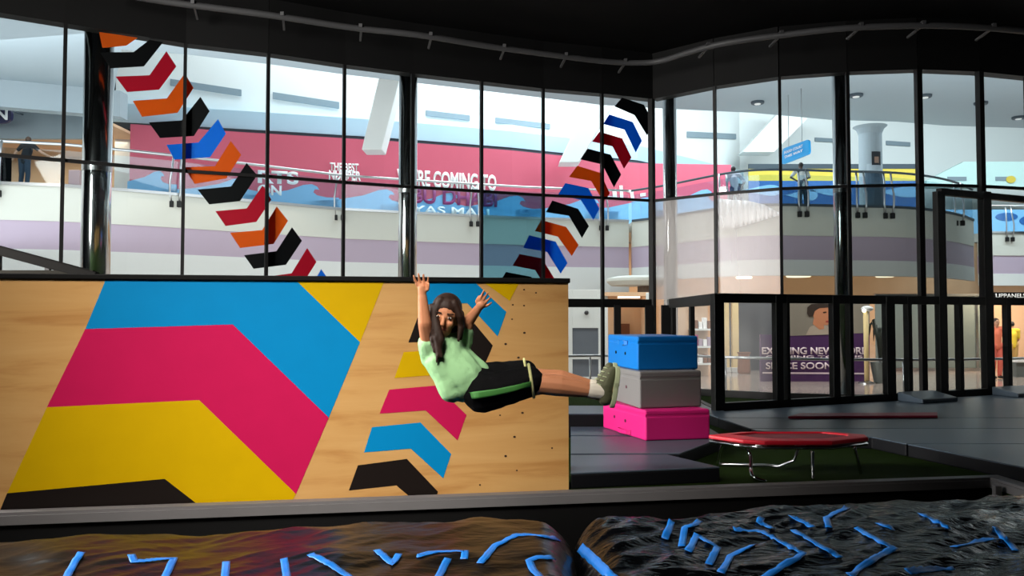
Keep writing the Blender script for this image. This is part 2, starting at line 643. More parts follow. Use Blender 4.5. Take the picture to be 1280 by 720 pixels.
# ------------------------------------------------------------------ chevron decals on the glass
def clip(poly, x, keep_right):
    out = []
    for k in range(len(poly)):
        p, q = poly[k], poly[(k + 1) % len(poly)]
        ip, iq = (p[0] >= x) == keep_right, (q[0] >= x) == keep_right
        if ip:
            out.append(p)
        if ip != iq:
            t = (x - p[0]) / (q[0] - p[0])
            out.append((x, p[1] + t * (q[1] - p[1])))
    return out


def decal(poly, m, label, group):
    """V shaped sticker: two arms (quads), cut at the mullions and laid on each pane's outer face"""
    A, B, Cc, D, E, F = poly
    w = MB()
    for arm in ([A, B, E, F], [B, Cc, D, E]):
        for i in range(len(MUL) - 1):
            x0, x1 = MUL[i][0], MUL[i + 1][0]
            q = clip(clip(arm, x0, True), x1, False) if min(p[0] for p in arm) < x1 and max(p[0] for p in arm) > x0 else []
            if len(q) < 3:
                continue
            n = inout(i)
            pts = []
            for (px, py) in q:
                a, b = PLAN[i] + n * .013, PLAN[i + 1] + n * .013
                v = PV(px, py, a, b)
                v.z = min(v.z, ZT - .01)
                pts.append(v)
            w.quad3(pts, n, .002)
    tag(w.build('chevron_decal', m), label, 'decal', group)


L = 'chevron decals on the left glazing'
R_ = 'chevron decals on the right glazing'
left = [
    ('d_orange', [(124, 40), (150, 38), (168, 30), (172, 44), (158, 57), (128, 60)], 'orange chevron decal cut off by the black bulkhead atop the left stripe'),
    ('d_black', [(125, 65.5), (167, 65), (187, 42), (204, 52), (180, 83), (138, 85.5)], 'black chevron decal second from the top of the left glass stripe'),
    ('d_red', [(144.5, 95.7), (187, 94), (208, 64), (220.5, 83), (199, 112), (159, 115)], 'dark red chevron decal nearest the top of the left glass stripe'),
    ('d_orange', [(166, 126), (208.5, 123), (231, 91.5), (242, 110), (222, 141), (177.5, 146)], 'orange chevron decal just below the upper dark red one on the left stripe'),
    ('d_black', [(186, 153), (227, 150.5), (250.5, 121), (262, 139), (242.5, 170), (200, 172.5)], 'black chevron decal directly above the only full blue one of the left stripe'),
    ('d_blue', [(208, 181), (248, 178), (272.5, 149), (282.5, 167), (262.6, 196.5), (218, 199.6)], 'full blue chevron decal in the middle of the left glass stripe'),
    ('d_orange', [(230, 209), (268.7, 207.7), (288.4, 176), (301.6, 193.5), (283, 223), (243.3, 230)], 'orange chevron decal crossing the transom under the blue one of the left stripe'),
    ('d_black', [(247, 237), (289, 233), (308.3, 203.7), (321.5, 219), (300, 251.4), (261.6, 255.5)], 'black chevron decal just under the transom on the left glass stripe'),
    ('d_red', [(269.3, 264), (308.3, 260.5), (328.2, 232), (339.2, 249.4), (320.5, 277.4), (282, 282.5)], 'dark red full chevron decal below the transom on the left glass stripe'),
    ('d_orange', [(287.6, 291), (327.6, 287.6), (346, 258), (360, 276), (342, 305), (300, 310)], 'lowest orange chevron decal of the left glass stripe'),
    ('d_black', [(305, 319), (345.6, 314), (365, 284), (377.5, 301), (357.5, 331), (317, 336)], 'lowest black chevron decal of the left glass stripe, just above the painted wall'),
    ('d_red', [(325, 347), (364.5, 341.6), (384, 310), (395.6, 327.5), (377, 357), (337, 363)], 'dark red chevron decal half hidden by the top of the painted wall, left stripe'),
    ('d_blue', [(344, 374), (383, 368), (401.5, 336.5), (414, 354), (395, 384), (355, 390)], 'blue chevron decal showing only its tip above the painted wall, left stripe'),
]
for m, p, lab in left:
    decal(p, M[m], lab, L)
right = [
    ('d_black', [(777.7, 120.6), (805, 131), (815, 150), (809, 169.5), (793.3, 144), (768, 133)], 'black chevron decal at the top of the right glass stripe beside the corner post'),
    ('d_blue', [(761.6, 143), (791, 152.4), (802.6, 176), (794.6, 190.6), (780.7, 162), (754, 155)], 'topmost blue chevron decal of the right glass stripe'),
    ('d_red', [(749.4, 164.5), (778, 173), (789.4, 197), (780, 210.7), (765.7, 183), (740, 177)], 'upper dark red chevron decal of the right glass stripe'),
    ('d_black', [(734.5, 185.7), (763.3, 193.3), (776.5, 218.3), (767.5, 234.3), (752.9, 205.5), (725.4, 199.2)], 'black chevron decal between the upper red and the upper orange one, right stripe'),
    ('d_orange', [(721.6, 207.2), (750.5, 216), (762.3, 242), (754.6, 252.4), (739, 226.3), (711.2, 221.1)], 'orange chevron decal just above the transom on the right glass stripe'),
    ('d_blue', [(706.7, 228.8), (735.5, 235), (749.4, 261), (741.8, 275), (726.1, 250), (697.3, 243.7)], 'blue chevron decal crossing the transom on the right glass stripe'),
    ('d_black', [(690.4, 250.6), (722.7, 261), (736.2, 282.6), (727.5, 297.5), (711.2, 269.7), (682.4, 265.2)], 'black chevron decal just below the transom on the right glass stripe'),
    ('d_orange', [(676.5, 275), (707.7, 283.6), (723.4, 306.2), (714.7, 320), (697.3, 295.8), (668.5, 288.8)], 'orange chevron decal below the transom on the right glass stripe'),
    ('d_blue', [(661.5, 294), (694.5, 302), (709.5, 328.8), (700.8, 342), (684, 315), (653.9, 309.7)], 'lowest blue chevron decal of the right glass stripe'),
    ('d_red', [(649.5, 317.5), (677.5, 323), (696, 353), (687, 368), (669, 337.5), (640.8, 332)], 'dark red chevron decal touching the top of the painted wall, right stripe'),
    ('d_black', [(632.5, 340), (664, 346), (682, 376), (673, 390), (655, 360), (624, 354)], 'black chevron decal mostly hidden behind the painted wall, right stripe'),
]
for m, p, lab in right:
    decal(p, M[m], lab, R_)

# ------------------------------------------------------------------ curved conduit under the ceiling
ZP = 5.48
cp = [(120, -14), (200, 1), (335, 18.6), (436, 34), (525, 44), (605, 57), (681, 67.5), (757, 77), (800, 78.5), (826, 76), (854, 67.5), (885, 58.5), (917, 52), (976, 44), (1060, 35), (1153, 32), (1220, 34), (1280, 39), (1340, 46)]


def smooth(pts, n=6):
    out = []
    P = [pts[0]] + list(pts) + [pts[-1]]
    for i in range(1, len(P) - 2):
        for k in range(n):
            t = k / n
            a, b, c, d = P[i - 1], P[i], P[i + 1], P[i + 2]
            out.append(0.5 * ((2 * b) + (c - a) * t + (2 * a - 5 * b + 4 * c - d) * t * t + (3 * b - a - 3 * c + d) * t ** 3))
    out.append(P[-2])
    return out


pipe = smooth([PH(x, y, ZP) for x, y in cp])
t = thing('ceiling_conduit', 'dark grey tube curving along under the black ceiling', 'pipe', (0, 12, ZP))
put(MB().tube(pipe, .045, 12).build('tube', M['pipe'], smooth=True), t)
for x in (243, 345, 455, 540, 626, 705, 780, 888, 984, 1074, 1165, 1250):
    j = min(range(len(pipe)), key=lambda q: abs((pipe[q] - EYE).x / pipe[q].y * 1000 + 640 - x))
    p = pipe[j]
    put(MB().bar(p, p + Vector((-.07, .3, -.07)), .03, .03).bar(p + Vector((0, -.06, .03)), p + Vector((0, .06, .03)), .05, .05).build('hanger', M['pipe']), t)

# ================================================================== the mall beyond the glass
mo = [(v.x + inout(min(i, 15)).x * .08, v.y + inout(min(i, 15)).y * .08) for i, v in enumerate(PLAN)]
struct(MB().quad3([(x, y, -.02) for x, y in [(-40, mo[0][1])] + mo + [(40, mo[-1][1]), (40, 60), (-40, 60)]], (0, 0, -1), .12).build('floor_mall', M['tile']))
struct(MB().box(-17.3, 9.5, -.02, -17, 22.5, 8.6).build('wall_mall_left', M['white']))
struct(MB().box(24, 9.5, -.02, 24.3, 36, 8.6).build('wall_mall_right', M['white']))
area('mall_left_fill', (-13, 13.5, 6.5), (-17, 15, 4), 3, 3, 260, (1.0, .97, .92))  # added unseen light on the left wall, for the columns' reflections
U = 5.2                                 # top of the upper walkway
edge_px = [(-120, 222), (-60, 226), (0, 230), (77, 233), (160, 239), (227, 244.5), (335, 254), (429, 262.5), (531, 267.7), (600, 271), (658, 273.5), (786, 277)]
E1 = [PH(x, y, U) for x, y in edge_px]
E2 = smooth([PH(x, y, U) for x, y in [(790, 277), (835, 271.5), (894, 262.5), (935, 258), (976, 257), (1046, 258.4), (1120, 260), (1168, 264), (1200, 270), (1217, 276)]], 5)
E3 = [PH(x, y, U) for x, y in [(1226, 291), (1290, 291.5), (1400, 292)]]


def balcony(name, E, back, zs=(U, 4.15, 3.3, 2.75)):
    mb = MB()
    for i in range(len(E) - 1):
        a, b = E[i], E[i + 1]
        for k, mi in ((0, 0), (1, 1), (2, 2)):
            z1, z0 = zs[k], zs[k + 1]
            ins = .0 if k != 1 else .03
            A, B = a + Vector((0, ins, 0)), b + Vector((0, ins, 0))
            mb.quad3([(A.x, A.y, z0), (B.x, B.y, z0), (B.x, B.y, z1), (A.x, A.y, z1)], (0, 1, 0), .3, mi)
        mb.add([(a.x, a.y + .3, U), (b.x, b.y + .3, U), (b.x, back, U), (a.x, back, U), (a.x, a.y + .3, U - .4), (b.x, b.y + .3, U - .4), (b.x, back, U - .4), (a.x, back, U - .4)],
               [(0, 1, 2, 3), (7, 6, 5, 4), (0, 4, 5, 1), (1, 5, 6, 2), (2, 6, 7, 3), (3, 7, 4, 0)], 0)
    return struct(mb.build(name, [M['cream'], M['lilac'], M['lowwhite']]))


balcony('floor_upper_left', E1, 36, (U, 4.15, 3.3, 2.05))
balcony('floor_upper_right', E2, 44)
balcony('floor_upper_far', E3, 48)


# glass balustrades: panes, handrail, and bent double straps as posts
def balustrade(label, E, posts, m_rail, zrail=1.28, glass_on=True):
    c = E[len(E) // 2]
    t = thing('balustrade', label, 'railing', (c.x, c.y, U))
    top = [p + Vector((0, .05, zrail)) for p in E]
    put(MB().tube(top, .045, 8).build('handrail', m_rail, smooth=True), t)
    if glass_on:
        g = MB()
        for i in range(len(E) - 1):
            a, b = E[i] + Vector((0, .06, 0)), E[i + 1] + Vector((0, .06, 0))
            g.quad3([(a.x, a.y, U + .05), (b.x, b.y, U + .05), (b.x, b.y, U + 1.1), (a.x, a.y, U + 1.1)], (0, 1, 0), .012)
        put(g.build('glass_panel', M['g_rail']), t)
        s = MB()
        for i in range(len(E) - 1):
            s.bar(E[i] + Vector((0, -.02, .03)), E[i + 1] + Vector((0, -.02, .03)), .05, .09)
        put(s.build('base_channel', m_rail), t)
    for px in posts:
        # nearest point of the edge seen at this column of the photograph
        best = None
        for i in range(len(E) - 1):
            for k in range(20):
                p = E[i].lerp(E[i + 1], k / 20)
                e = abs(p.x / p.y * 1000 * 1.0 + 640 - px)
                if best is None or e < best[0]:
                    best = (e, p)
        p = best[1]
        for s_ in (-.13, .13):
            w = MB()
            q = p + Vector((s_, 0, 0))
            w.tube([q + Vector((0, .05, zrail)), q + Vector((0, -.02, .9)), q + Vector((s_ * .3, -.1, .45)), q + Vector((s_ * .3, -.1, .1)), q + Vector((0, -.07, -.25))], .035, 6)
            po = w.build('post', M['steel'], smooth=True)
            put(po, t)
            put(MB().box(q.x - .07, p.y - .12, U - .4, q.x + .07, p.y - .002, U - .2).build('foot_bracket', M['blackmetal'], bevel=.01), po)
    return t


balustrade('glass balustrade with pale handrail along the upper walkway on the left', E1, (-10, 218, 423, 594, 757), M['steel'])
balustrade('glass balustrade round the bulging upper balcony on the right', E2, (838, 905, 1005, 1078, 1112, 1200), M['darkline'])
balustrade('glass balustrade of the far upper walkway at the right edge', E3, (1262,), M['steel'])

# soffit over the near side of the mall, with its free edge
edge = [PH(x, y, 8.6) for x, y in [(-150, 97), (142, 118), (152, 62), (232, 68), (335, 80), (430, 93), (600, 113), (750, 131), (835, 136), (940, 141), (1040, 150), (1120, 152), (1180, 157), (1280, 160), (1400, 166)]]
mb = MB()
for i in range(len(edge) - 1):
    a, b = edge[i], edge[i + 1]
    mb.quad3([(a.x, 15.0, 8.6), (b.x, 15.0, 8.6), (b.x, b.y, 8.6), (a.x, a.y, 8.6)], (0, 0, 1), .5)
struct(mb.build('ceiling_soffit', M['soffit']))
for k, (x, y) in enumerate([(947, 127), (1070, 118), (1156, 119), (1226, 128), (1273, 146)]):
    p = PH(x, y, 8.6)
    lab = ['recessed downlight in the grey soffit, leftmost of the five', 'recessed downlight in the grey soffit just right of the steel column',
           'recessed downlight in the grey soffit, middle of the five', 'recessed downlight beside the thick mullion near the right edge',
           'recessed downlight in the grey soffit nearest the right edge'][k]
    t = thing('downlight', lab, 'light', (p.x, p.y, 8.6), 0, 'downlights in the grey soffit')
    put(MB().lathe((p.x, p.y, 8.52), [(.2, 0), (.22, .03), (.22, .08)], 20).build('trim_ring', M['darkline']), t)
    put(MB().lathe((p.x, p.y, 8.5), [(.1, 0), (.11, .02)], 16).build('lamp', M['lettering']), t)

# bulkhead over the shop on the far left, and the shop behind it
a, b = PY(-60, 128, 23.9), PY(150, 146, 25.6)
mb = MB()
mb.quad3([(a.x, a.y, a.z), (b.x, b.y, a.z), (b.x, b.y, 8.6), (a.x, a.y, 8.6)], (0, 1, 0), .5)
struct(mb.build('wall_bulkhead_mall', M['soffit']))
sx0, sx1 = PY(-80, 200, 29).x, PY(160, 200, 29).x
struct(MB().box(sx0, 27.4, 7.45, sx1, 27.6, 8.6).build('wall_shop_fascia', M['soffit']))
struct(MB().box(sx0, 27.6, 8.0, sx1, 33.5, 8.1).build('ceiling_shop', M['shopwarm']))
struct(MB().box(sx0, 33.4, U, sx1, 33.6, 8.0).build('wall_shop_back', M['shopwarm']))
area('shop_ceiling_light', ((sx0 + sx1) / 2, 30.5, 7.9), ((sx0 + sx1) / 2, 30.5, 5.2), 6, 4, 260, (1.0, 0.84, 0.64))
for k, (x, y) in enumerate([(14, 157), (28, 159), (52, 168), (101, 168)]):
    p = PH(x, y, 7.95)
    p.y = max(28.2, min(33, p.y))
    p = PY(x, y, p.y)
    p.z = 7.96
    tag(MB().lathe((p.x, p.y, 7.93), [(.12, 0), (.16, .03), (.16, .07)], 18).build('shop_spotlight', M['spot']),
        ['bright shop ceiling spot nearest the left edge', 'bright shop ceiling spot just above the leaning person',
         'bright shop ceiling spot right of the leaning person', 'bright shop ceiling spot beside the thick left steel column'][k], 'light', 'spotlights in the lit shop on the left')
# shelves in the shop
p, q = PY(-20, 172, 33.2), PY(118, 178, 33.2)
t = thing('wall_shelf', 'long brown shelf rail across the back of the lit shop at far left', 'shelf', (p.x, 33.2, p.z))
put(MB().box(p.x, 33.0, p.z - .08, q.x, 33.39, p.z).build('board', M['shopbrown']), t)
for f in (.1, .5, .9):
    put(MB().box(p.x + (q.x - p.x) * f - .05, 33.2, p.z - .5, p.x + (q.x - p.x) * f + .05, 33.38, p.z - .08).build('bracket', M['shopbrown']), t)
p = PY(94, 205, 31.5)
t = thing('display_stand', 'pale lilac display stand in the lit shop beside the left steel column', 'stand', (p.x, 31.5, U))
put(MB().box(p.x - .28, 31.3, U, p.x + .28, 31.7, U + .2).build('plinth', M['white']), t)
put(MB().box(p.x - .22, 31.42, U + .2, p.x + .22, 31.6, U + 1.9).build('panel', M['lilac'], bevel=.02), t)
# round sign with a white letter, at the left edge
p = PY(4, 144, 26.5)
t = thing('shop_sign', 'dark navy rounded shop sign with a white letter N at the left edge', 'sign', (p.x, 26.5, p.z))
mb = MB()
pts = []
for k in range(40):
    a = 2 * math.pi * k / 40
    pts.append((p.x - .25 + (.52 + .0) * (1 if math.cos(a) >= 0 else 1.6) * math.copysign(abs(math.cos(a)) ** .6, math.cos(a)), 26.5, p.z + .27 * math.copysign(abs(math.sin(a)) ** .7, math.sin(a))))
mb.quad3(pts, (0, 1, 0), .12)
put(mb.build('sign_board', mat('navy_sign', (22, 22, 66), .4)), t)
text('N', 'letter', (p.x - .17, 26.48, p.z - .15), (1, 0, 0), .3, M['lettering'], t, .34, bold=.04, ext=.02)
for s_ in (-.3, .1):
    put(MB().tube([(p.x + s_, 26.6, p.z + .2), (p.x + s_, 27.4, p.z + .25)], .025, 8).build('arm', M['darkline']), t)

# red hoarding with printed waves and lettering on the upper walkway
HOFF = 3.0
hx = [(163, 239), (227, 244.5), (335, 254), (429, 262.5), (531, 267.7), (600, 271), (658, 273.5), (786, 277)]
H = [PH(x, y, 8.25) for x, y in [(163, 155), (300, 165), (480, 175.7), (640, 188), (690, 193.3), (800, 204), (914, 206)]]
for v in H:
    v.z = U


def HP(px, py, off=0.0):
    """pixel on the hoarding's face"""
    for i in range(len(H) - 1):
        a, b = H[i], H[i + 1]
        v = PV(px, py, a, b)
        f = (v - a).dot(b - a) / (b - a).length_squared
        if f <= 1 or i == len(H) - 2:
            n = Vector((b.y - a.y, -(b.x - a.x), 0)).normalized()
            return v + n * off
    return v


mb = MB()
for i in range(len(H) - 1):
    a, b = H[i], H[i + 1]
    mb.quad3([(a.x, a.y, U), (b.x, b.y, U), (b.x, b.y, 8.25), (a.x, a.y, 8.25)], (0, 1, 0), .12)
# printed wave band: low swells with curling crests, kept in the hoarding's own skin
def wave_poly(cx, w, base_y, crest_y, floor_y):
    """outline in pixels of one curling wave"""
    return [(cx - w, floor_y), (cx - w, base_y), (cx - w * .6, base_y - 2), (cx - w * .25, (base_y + crest_y) / 2), (cx - w * .05, crest_y + 1), (cx + w * .06, crest_y), (cx + w * .13, crest_y + 3),
            (cx + w * .16, crest_y + 7), (cx + w * .1, crest_y + 6.5), (cx + w * .08, crest_y + 10), (cx + w * .13, crest_y + 14), (cx + w * .25, crest_y + 16.5), (cx + w * .42, crest_y + 17), (cx + w * .42, floor_y)]


def on_hoarding(mb, poly, mi, off=.004):
    for i in range(len(H) - 1):
        x0 = 640 + H[i].x / H[i].y * 1000
        x1 = 640 + H[i + 1].x / H[i + 1].y * 1000
        q = clip(clip(poly, x0, True), x1, False)
        if len(q) > 2:
            a, b = H[i], H[i + 1]
            n = Vector((b.y - a.y, -(b.x - a.x), 0)).normalized()
            pts = [PV(x, y, a, b) + n * off for x, y in q]
            for v in pts:
                v.z = max(v.z, U + .01)
            mb.quad3(pts, n, .003, mi)


def fl(x):
    xs = [(160, 239), (227, 244), (335, 254), (429, 262), (531, 267.5), (600, 271), (658, 273), (786, 277), (900, 262)]
    for (a, ya), (b, yb) in zip(xs, xs[1:]):
        if x <= b:
            return ya + (yb - ya) * (x - a) / (b - a)
    return 262
for cx, w in ((196, 60), (297, 95), (384, 95), (478, 95), (560, 85), (642, 90), (735, 90), (806, 75), (880, 70)):
    f = fl(cx)
    on_hoarding(mb, wave_poly(cx, w, f - 13, f - 28, f + 6), 1)
hoard = mb.build('hoarding', [M['hoard'], M['wave']])
tag(hoard, 'long red-pink hoarding printed with blue waves on the upper walkway', 'hoarding')


def hoard_text(s, x0, y0, x1, y1, h, m, bold=.02):
    a, b = HP(x0, y0, .02), HP(x1, y1, .02)
    d = Vector((b.x - a.x, b.y - a.y, 0))
    text(s, 'lettering', a, d, h, m, hoard, d.length, bold=bold, ext=.015)


hoard_text("WE'RE COMING TO", 496, 231, 620, 231.5, .62, M['lettering'], .03)
hoard_text('ABU DHABI', 496, 252, 621, 257, .62, M['plum'], .03)
hoard_text('YAS MALL', 515, 266, 618, 271, .3, M['lettering'], .02)
hoard_text('THE BEST', 412, 213, 448, 216, .3, M['lettering'], .03)
hoard_text('NUMBER', 411, 224, 451, 227, .34, M['lettering'], .04)
hoard_text('RTS', 322, 228, 373, 233, .45, M['lettering'], .04)
hoard_text('ON', 322, 243, 352, 246, .36, M['lettering'], .03)
sl = MB()
for q in ([(758, 245), (793, 249), (793, 252), (758, 248)], [(765, 237), (770, 236), (771, 247), (766, 247)], [(774, 232), (778, 232), (779, 248), (775, 248)], [(782, 237), (791, 238), (792, 241), (783, 240)], [(787, 239), (791, 239), (793, 250), (789, 250)], [(800, 242), (807, 241), (807, 245), (800, 246)]):
    pts = [HP(x, y, .012) for x, y in q]
    sl.quad3(pts, (0, -1, 0), .02)
put(sl.build('script_lettering', M['lettering']), hoard)

# upper atrium wall behind the hoarding: beam, vents, slanted piers
WO = 4.2
Wp = [v + Vector((-v.x / v.y * 0, 1.3, 0)) for v in H[:-1]]
Wp[0].x -= 1.2
We = PY(925, 230, 44)
Wp.append(Vector((We.x, We.y, U)))
Wp += [Vector((PY(1150, 230, 47).x, 47, U)), Vector((PY(1500, 230, 50).x, 50, U))]
mb, bm_, ln = MB(), MB(), MB()
for i in range(len(Wp) - 1):
    a, b = Wp[i], Wp[i + 1]
    mb.quad3([(a.x, a.y, U), (b.x, b.y, U), (b.x, b.y, 15), (a.x, a.y, 15)], (0, 1, 0), .3)
    if i < 6:
        bm_.quad3([(a.x, a.y - .7, 8.5), (b.x, b.y - .7, 8.5), (b.x, b.y - .7, 9.2), (a.x, a.y - .7, 9.2)], (0, 1, 0), .7)
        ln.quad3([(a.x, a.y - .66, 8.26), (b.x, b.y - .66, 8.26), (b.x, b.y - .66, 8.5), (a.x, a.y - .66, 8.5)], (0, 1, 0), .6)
struct(mb.build('wall_atrium', M['white']))
struct(bm_.build('trim_beam', M['paleblue']))
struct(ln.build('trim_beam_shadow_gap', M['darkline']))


def WPX(px, py, off):
    for i in range(len(Wp) - 1):
        a, b = Wp[i], Wp[i + 1]
        v = PV(px, py, a, b)
        if (v - a).dot(b - a) <= (b - a).length_squared:
            n = Vector((b.y - a.y, -(b.x - a.x), 0)).normalized()
            return v + n * off, n
    return v, n


vents = [((213, 99), (302, 112.5), 8.5), ((341, 115.5), (424, 128), 8.5), ((532, 138), (587, 144.5), 7), ((619, 147), (687, 155), 7), ((858, 164.5), (919, 167.5), 7.5),
         ((1107, 176), (1137, 178), 5.5), ((1018, 172), (1044, 173.5), 5), ((400, 125), (424, 128), 8)]
vl = ['above the hoarding, farthest left', 'above the hoarding, second from the left', 'right of the middle steel column', 'second right of the middle steel column',
      'right of the corner column', 'right of the round pier', 'left of the round pier']
for k, ((x0, y0), (x1, y1), h) in enumerate(vents[:7]):
    pa, n = WPX(x0, y0, .01)
    pb, n = WPX(x1, y1, .01)
    zh = h / 1000 * pa.y
    mb = MB().quad3([pa, pb, pb - Vector((0, 0, zh)), pa - Vector((0, 0, zh))], n, .06)
    tag(mb.build('vent_slot', M['slot'], bevel=.01), 'grey vent slot in the bright upper wall ' + vl[k], 'vent', 'vent slots in the upper mall wall')

# slanted white piers
for k, (bx0, bx1, by, tx0, tx1, ty) in enumerate([(452, 477, 187, 476, 503, 86), (699, 724, 203, 742, 778, 112), (928, 968, 190, 985, 1030, 128)]):
    y = [29.4, 33.0, 42][k]
    pts = [PY(bx0, by, y), PY(bx1, by, y), PY(tx1, ty, y), PY(tx0, ty, y)]
    mb = MB().quad3(pts, (0, 1, 0), 1.0)
    tag(mb.build('slanted_pier', M['white'], bevel=.03), ['white slanted pier left of the middle steel column', 'white slanted pier left of the right chevron stripe',
        'white slanted pier above the hanging blue sign'][k], 'pier')

# printed panels beyond the bulging balcony: yellow band over blue waves
y0 = 42.5
pa, pb = PY(936, 230, y0), PY(1150, 230, y0)
mb = MB()
mb.box(pa.x, y0, U, pb.x, y0 + .1, PY(950, 226, y0).z, 0)
mb.box(pa.x, y0, PY(950, 226, y0).z, pb.x, y0 + .1, PY(950, 211, y0).z, 1)
mb.box(pa.x, y0 - .02, PY(950, 211, y0).z, pb.x, y0 + .1, PY(950, 205, y0).z, 3)
for cx, w, cy in ((950, 26, 238), (1000, 22, 244), (1030, 24, 238), (1120, 30, 240)):
    pts = []
    for j in range(24):
        a = 2 * math.pi * j / 24
        pts.append(PY(cx + w * math.cos(a), cy + 5 * math.sin(a) + 3 * math.sin(2 * a), y0) + Vector((0, -.03, 0)))
    mb.quad3(pts, (0, 1, 0), .02, 2)
tag(mb.build('printed_panel', [M['deepblue'], M['yellowprint'], M['wave'], M['darkline']]), 'blue wave printed panel with a yellow top band beyond the bulging balcony', 'panel')
# far right gabled bulkhead and far walkway print
y0 = 44.0
mb = MB()
mb.quad3([PY(1158, 226, y0), PY(1205, 202, y0), PY(1420, 202, y0), PY(1420, 234, y0), PY(1158, 234, y0)], (0, 1, 0), .5, 0)
for x in (1198, 1258, 1300):
    a = PY(x - 14, 221, y0)
    b = PY(x + 10, 226, y0)
    mb.box(a.x, y0 - .03, b.z, b.x, y0 + .02, a.z, 1)
a = PY(1258, 220, y0); b = PY(1270, 229, y0)
pts = [PY(1263 + 6 * math.cos(2 * math.pi * j / 18), 224.5 + 4.5 * math.sin(2 * math.pi * j / 18), y0) + Vector((0, -.06, 0)) for j in range(18)]
mb.quad3(pts, (0, 1, 0), .04, 2)
tag(mb.build('gabled_bulkhead', [mat('pale_green_bulkhead', (196, 226, 222), .6), M['slot'], M['yellowprint']]), 'pale green gabled bulkhead with grey vents at the right edge', 'bulkhead')
y0 = 40.5
a, b = PY(1150, 262, y0), PY(1400, 292, y0)
mb = MB().box(a.x, y0, U, b.x, y0 + .1, a.z, 0)
for cx, cy, rx, ry in ((1258, 271, 14, 5), (1286, 276, 12, 6), (1330, 272, 16, 6)):
    mb.quad3([PY(cx + rx * math.cos(2 * math.pi * j / 20), cy + ry * math.sin(2 * math.pi * j / 20), y0) + Vector((0, -.03, 0)) for j in range(20)], (0, 1, 0), .02, 1)
tag(mb.build('printed_panel', [M['wave'], M['deepblue']]), 'sky blue printed panel with dark blue blots on the far walkway at right edge', 'panel')

# round pier on the bulging balcony with a printed portrait wrapped on it
p = PY(1089, 258, 30.5)
ptop = PY(1089, 148, 30.5)
t = thing('round_pier', 'round grey pier on the bulging balcony, printed with a dark-haired figure', 'column', (p.x, p.y, U))
put(MB().lathe((p.x, p.y, U), [(.42, 0), (.42, 3.1), (.5, 3.3), (.62, 3.4)], 32).build('shaft', M['soffit'], smooth=False), t)
def on_pier(mb, c, w, z0, z1, r, mi, seg=8):
    """patch wrapped on the pier's near face, centred at angle c (0 = towards the camera)"""
    vs, fs = [], []
    for k in range(seg + 1):
        a = c - w / 2 + w * k / seg
        for z in (z0, z1):
            vs.append((p.x + r * math.sin(a), p.y - r * math.cos(a), U + z))
    for k in range(seg):
        fs.append((2 * k, 2 * k + 2, 2 * k + 3, 2 * k + 1))
    mb.add(vs, fs, mi)
mb = MB()
on_pier(mb, .1, 2.0, .05, 1.6, .428, 0)
on_pier(mb, .1, 1.7, 1.6, 1.9, .429, 1)
on_pier(mb, .1, .85, 1.84, 2.36, .431, 2)
on_pier(mb, .1, .4, 1.92, 2.16, .433, 3)
pr = put(mb.build('printed_figure', [mat('dark_slate_print', (52, 74, 92), .5), mat('pale_grey_print', (170, 182, 192), .5), mat('black_hair_print', (22, 28, 36), .5), mat('skin_print', (150, 120, 105), .5)]), t)

# blue hanging sign
tl, tr, br, bl = PY(978, 186, 26.5), PY(1011, 174, 25.0), PY(1012, 192, 25.0), PY(977, 206, 26.5)
t = thing('hanging_sign', 'bright blue hanging sign with white lettering above the leaning person', 'sign', ((tl.x + tr.x) / 2, (tl.y + tr.y) / 2, tl.z))
n = (tr - tl).cross(bl - tl).normalized()
def rounded(c, r, n=5):
    out = []
    k = len(c)
    for i in range(k):
        a, b, d = c[i - 1], c[i], c[(i + 1) % k]
        u, v = (a - b), (d - b)
        ru, rv = u.normalized() * min(r, u.length * .3), v.normalized() * min(r, v.length * .3)
        for j in range(n + 1):
            s_ = j / n
            out.append(b + ru * (1 - s_) ** 2 + rv * s_ ** 2)
    return out
put(MB().quad3(rounded([tl, tr, br, bl], .12), n, .06).build('sign_board', mat('bright_blue_sign', (20, 158, 226), .4)), t)
zd = (tl - bl).normalized()
nn = -n if n.y > 0 else n
for k, s_ in enumerate(('FOOD COURT', 'THIS WAY')):
    a = bl.lerp(tl, .56 - .3 * k) .lerp(br.lerp(tr, .56 - .3 * k), .16)
    b = bl.lerp(tl, .56 - .3 * k).lerp(br.lerp(tr, .56 - .3 * k), .84)
    text(s_, 'lettering', a + nn * .07, b - a, .085, M['lettering'], t, (b - a).length, zd, bold=.02)
for f in (.25, .75):
    q = tl.lerp(tr, f)
    put(MB().tube([q, (q.x, q.y, 8.62)], .012, 6).build('rod', M['steel']), t)

# white pleated sheet built in place of large slanted letters, by the balcony edge
mb = MB()
cols = 46
tops = [(895, 248), (915, 250), (935, 251), (955, 256), (974, 266)]
bots = [(895, 288), (915, 286), (935, 281), (955, 275), (974, 269)]
def along(pts, f):
    x = f * (len(pts) - 1)
    i = min(int(x), len(pts) - 2)
    return (pts[i][0] + (pts[i + 1][0] - pts[i][0]) * (x - i), pts[i][1] + (pts[i + 1][1] - pts[i][1]) * (x - i))
def near_edge(px):
    best = min((abs(q.x / q.y * 1000 + 640 - px), q.y) for q in E2)
    return best[1]
vs, fs = [], []
for i in range(cols + 1):
    f = i / cols
    a, b = along(tops, f), along(bots, f)
    yy = near_edge(a[0]) - .32 - .13 * math.cos(i * math.pi * .66)
    for k in range(5):
        v = PY(a[0] + (b[0] - a[0]) * k / 4, a[1] + (b[1] - a[1]) * k / 4, yy + .05 * math.sin(k * 1.3 + i))
        vs.append(v)
for i in range(cols):
    for k in range(4):
        fs.append((i * 5 + k, i * 5 + k + 1, i * 5 + k + 6, i * 5 + k + 5))
mb.add(vs, fs)
o = mb.build('pleated_letter_shape', M['lettering'], smooth=True)
s_ = o.modifiers.new('cloth', 'SOLIDIFY')
